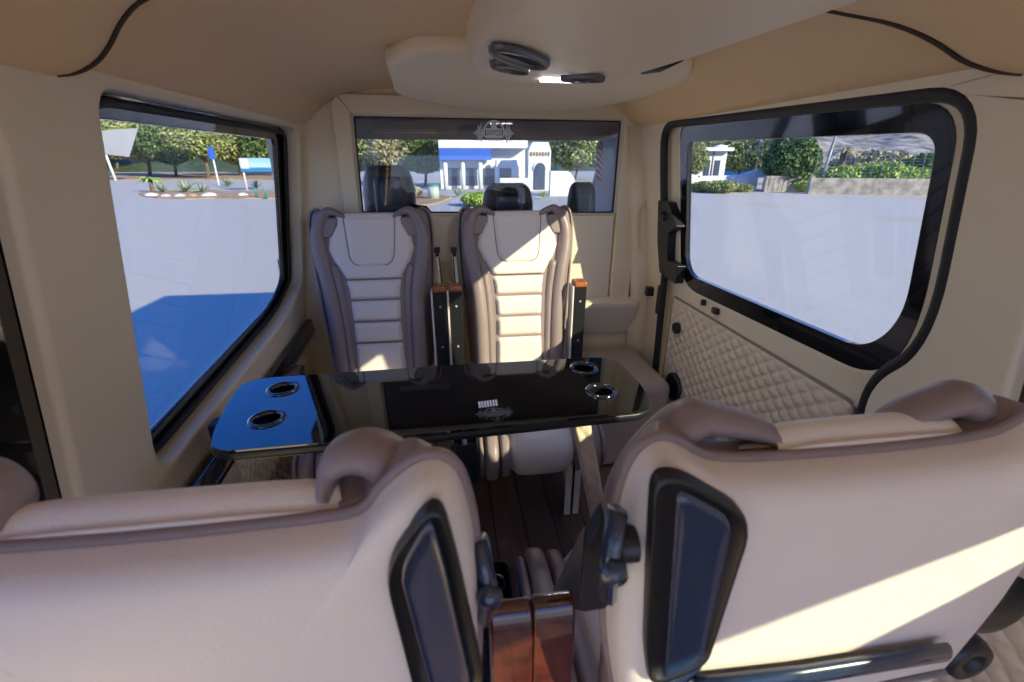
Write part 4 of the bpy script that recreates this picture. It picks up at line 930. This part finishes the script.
for (u, vb, vt, w_, l_) in ((700, 192, 181, 20, 'low green bush beneath the street lamp'), (718, 193, 180, 34, 'leafy bush right of the street lamp'), (742, 192, 184, 22, 'small bush below the curved white fence'), (803, 192, 182, 24, 'yellowish bush at the foot of the cypress')):
    bushrow(u, vb, vt, w_, l_, LEAFL if u > 780 else LEAFM, 'low bushes along the kerb', 1.0)
tree(768, 184, 132, 40, 'green tree filling the gap left of the cypress', GR, LEAFM, dens=1.4)
lowwall(808, 1000, 194, 178, 'long rubble stone wall across the far side of the lot', STONE, .5, 'stone_wall', 197)
lowwall(764, 812, 192, 176, 'short sloping grey wall behind the cypress', STONE, .4, 'stone_wall', 192)
palm(836, 186, 150, 1.7, 'tall drooping palm behind the stone wall left part', 'palms beyond the right window', LEAFP, tr=.25)
palm(893, 178, 156, 1.6, 'small palm on the slope above the hedge', 'palms beyond the right window', LEAFM, tr=.2)
# white house
g_ = gnd(708, 187); Y = g_.y; e = empty('white_house', (g_.x, Y, GZ)); tag(e, 'small white house with flat roof behind the street lamp', 'building')
xa = at(694, 187, 1, Y).x-g_.x; xb = at(722, 187, 1, Y).x-g_.x; zt = at(708, 150, 1, Y).z-GZ
m_ = MB(); m_.box(((xa+xb)/2, 1.5, zt/2), (xb-xa, 3, zt)); m_.build('wall', WHITEW, e); m_ = MB(); m_.box(((xa+xb)/2, 1.2, zt+.05), ((xb-xa)*1.12, 3.6, .25)); m_.build('roof', WHITEW, e)
for q in (.35, .7): m_ = MB(); m_.box((xa+(xb-xa)*q, -.02, zt*.45), ((xb-xa)*.18, .08, zt*.55)); m_.build('window', dk, e)
# curved white fence
g_ = gnd(730, 190); Y = g_.y; m_ = MB(); pts = []
for i in range(25):
    t = i/24; u = 700+60*t; v = 176-4*math.sin(PI*min(1, t*1.5)*.5)+(3*math.sin(t*PI)) + (-4*max(0, t-.75)*4*(1-(t-.75))); p = at(u, v, 1, Y); pts.append((p.x, p.z))
pts = [(pts[0][0], GZ)]+pts+[(pts[-1][0], GZ)]; m_.add(*prism(pts, lambda x, z, y: (x, y, z), Y, Y+.3)); tag(m_.build('curved_fence', WHITEW), 'wavy topped white fence below the rounded green tree', 'fence')
g_ = gnd(688, 192); m_ = MB(); H = at(688, 174, 1, g_.y).z-GZ; m_.add(*prism([(-1.0, 0), (1.0, 0)]+[(1.0*math.cos(PI*k/12), H-1+1.0*math.sin(PI*k/12)) for k in range(13)], lambda x, z, y: (g_.x+x, g_.y+y, GZ+z), 0, .3)); tag(m_.build('rounded_wall', WHITEW), 'small round topped white wall at the left window edge, right side', 'wall')
def lamp(u, vb, vt, label, sgn=1, group='street lamps beyond the right window'):
    g_ = gnd(u, vb); H = at(u, vt, 1, g_.y).z-GZ; e = empty('street_lamp', (g_.x, g_.y, GZ)); tag(e, label, 'street lamp', group)
    m_ = MB(); m_.tube([(0, 0, 0), (0, 0, H)], .07, 8); m_.build('pole', GREYP, e, smooth=True)
    m_ = MB(); m_.tube([(-.1, 0, H), (sgn*.5, 0, H+.08), (sgn*1.0, 0, H)], [.06, .2, .08], 8, ry=.1); m_.build('lamp_head', WHITEW, e, smooth=True)
lamp(709, 187, 147, 'street lamp with white head before the white house', 1)
lamp(814, 187, 152, 'street lamp leaning beside the cypress', -1)
for (u, vb, vt, l_) in ((753, 184, 136, 'thin grey pole left of the cypress'), (818, 190, 134, 'pale slanting pole right of the cypress')):
    g_ = gnd(u, vb); H = at(u, vt, 1, g_.y).z-GZ; m_ = MB(); m_.tube([(g_.x, g_.y, GZ), (g_.x+(.4 if u > 800 else 0), g_.y, GZ+H)], .09, 8); tag(m_.build('utility_pole', GREYP, smooth=True), l_, 'pole', 'poles beyond the right window')
# wire fence posts over wall
e = empty('wire_fence', (0, 0, 0)); tag(e, 'thin wire mesh fence on top of the rubble stone wall', 'fence')
a = gnd(812, 194); b_ = gnd(990, 197); hh = at(812, 178, 1, a.y).z
m_ = MB()
for k in range(19):
    p = a.lerp(b_, k/18); m_.tube([(p.x, p.y+.2, hh+.004), (p.x, p.y+.2, hh+1.5)], .022, 4)
m_.build('posts', GREYP, e)['kind'] = 'stuff'
m_ = MB()
for k in range(9):
    m_.tube([(a.x, a.y+.2, hh+.15+k*.16), (b_.x, b_.y+.2, hh+.15+k*.16)], .006, 3)
m_.build('wires', GREYP, e)['kind'] = 'stuff'
# hills
def hill(name, u0, u1, Y0, vt, m, seed, label):
    from mathutils import noise
    random.seed(seed); vs = []; fs = []; nu, nv = 200, 70
    p = [random.uniform(0, 6) for _ in range(6)]
    for j in range(nv+1):
        for i in range(nu+1):
            u = u0+(u1-u0)*i/nu; t = j/nv; yy = Y0+t*60; top = at(u, vt, 1, Y0+60); base = at(u, 150, 1, yy)
            hgt = (top.z-GZ)*(t**.8)*(1+.10*math.sin(i*.1+p[0]))+.10*(top.z-GZ)*t*noise.fractal(Vector((base.x*.12, yy*.12, seed)), 1, 2, 5)
            vs.append((base.x, yy, GZ-1+hgt))
    for j in range(nv):
        for i in range(nu): k = j*(nu+1)+i; fs.append((k, k+1, k+nu+2, k+nu+1))
    o = raw(name, vs, fs, m, smooth=False); struct(o); return o
hill('hill', 770, 1250, 52, 100, ROCK, 3, '')
hill('hill', 60, 760, 90, 128, leaf('far_green', (.02, .045, .015), (.11, .14, .06)), 5, '')
# ================================================================== LIGHT
w = D.worlds.new('World'); SC.world = w; w.use_nodes = True; nt = w.node_tree; bg = nt.nodes['Background']
tc = nt.nodes.new('ShaderNodeTexCoord'); sx = nt.nodes.new('ShaderNodeSeparateXYZ'); rp = nt.nodes.new('ShaderNodeValToRGB')
nt.links.new(tc.outputs['Generated'], sx.inputs[0]); nt.links.new(sx.outputs['Z'], rp.inputs['Fac']); nt.links.new(rp.outputs['Color'], bg.inputs['Color'])
e0 = rp.color_ramp.elements[0]; e0.position = 0; e0.color = (.55, .68, .90, 1)
e1 = rp.color_ramp.elements[1]; e1.position = 1; e1.color = (.03, .14, .60, 1)
e2 = rp.color_ramp.elements.new(.35); e2.color = (.035, .19, .78, 1)
bg.inputs['Strength'].default_value = 1.6
SUN = Vector((-1, 1.1, -.66)).normalized()
sl = D.lights.new('sun', 'SUN'); sl.energy = 7.6; sl.angle = R_(.6); sl.color = (1, .88, .60); so = D.objects.new('sun', sl); COL.objects.link(so)
so.rotation_euler = SUN.to_track_quat('-Z', 'Y').to_euler()
# unseen fill light added at the rear ceiling; lamp of the console strip
al = D.lights.new('rear_fill_light', 'AREA'); al.shape = 'RECTANGLE'; al.size = .9; al.size_y = .5; al.energy = .4; al.color = (1, .86, .66); ao = D.objects.new('rear_fill_light', al); COL.objects.link(ao); ao.location = (.1, -.55, 1.60)
al = D.lights.new('console_lamp', 'AREA'); al.shape = 'RECTANGLE'; al.size = .1; al.size_y = .02; al.energy = .8; al.color = (.95, .96, 1); ao = D.objects.new('console_lamp', al); COL.objects.link(ao); ao.location = lc+Vector((-.05, .02, -.03))
# ================================================================== CAMERA
cam = D.cameras.new('camera'); co = D.objects.new('camera', cam); COL.objects.link(co); SC.camera = co
cam.sensor_width = 36; cam.lens = 36*F/1024; co.location = CAM; co.rotation_euler = FWD.to_track_quat('-Z', 'Y').to_euler()
cam.clip_start = .01; cam.clip_end = 600; cam.dof.use_dof = True; cam.dof.focus_distance = 1.9; cam.dof.aperture_fstop = 5.6
SC.view_settings.view_transform = 'Standard'; SC.view_settings.look = 'None'; SC.view_settings.exposure = .5; SC.view_settings.gamma = 1; SC.view_settings.use_curve_mapping = False
SC.cycles.max_bounces = 10; SC.cycles.diffuse_bounces = 6; SC.cycles.transparent_max_bounces = 24; SC.cycles.use_denoising = True
SC.cycles.sample_clamp_indirect = 6; SC.cycles.caustics_reflective = False; SC.cycles.caustics_refractive = False
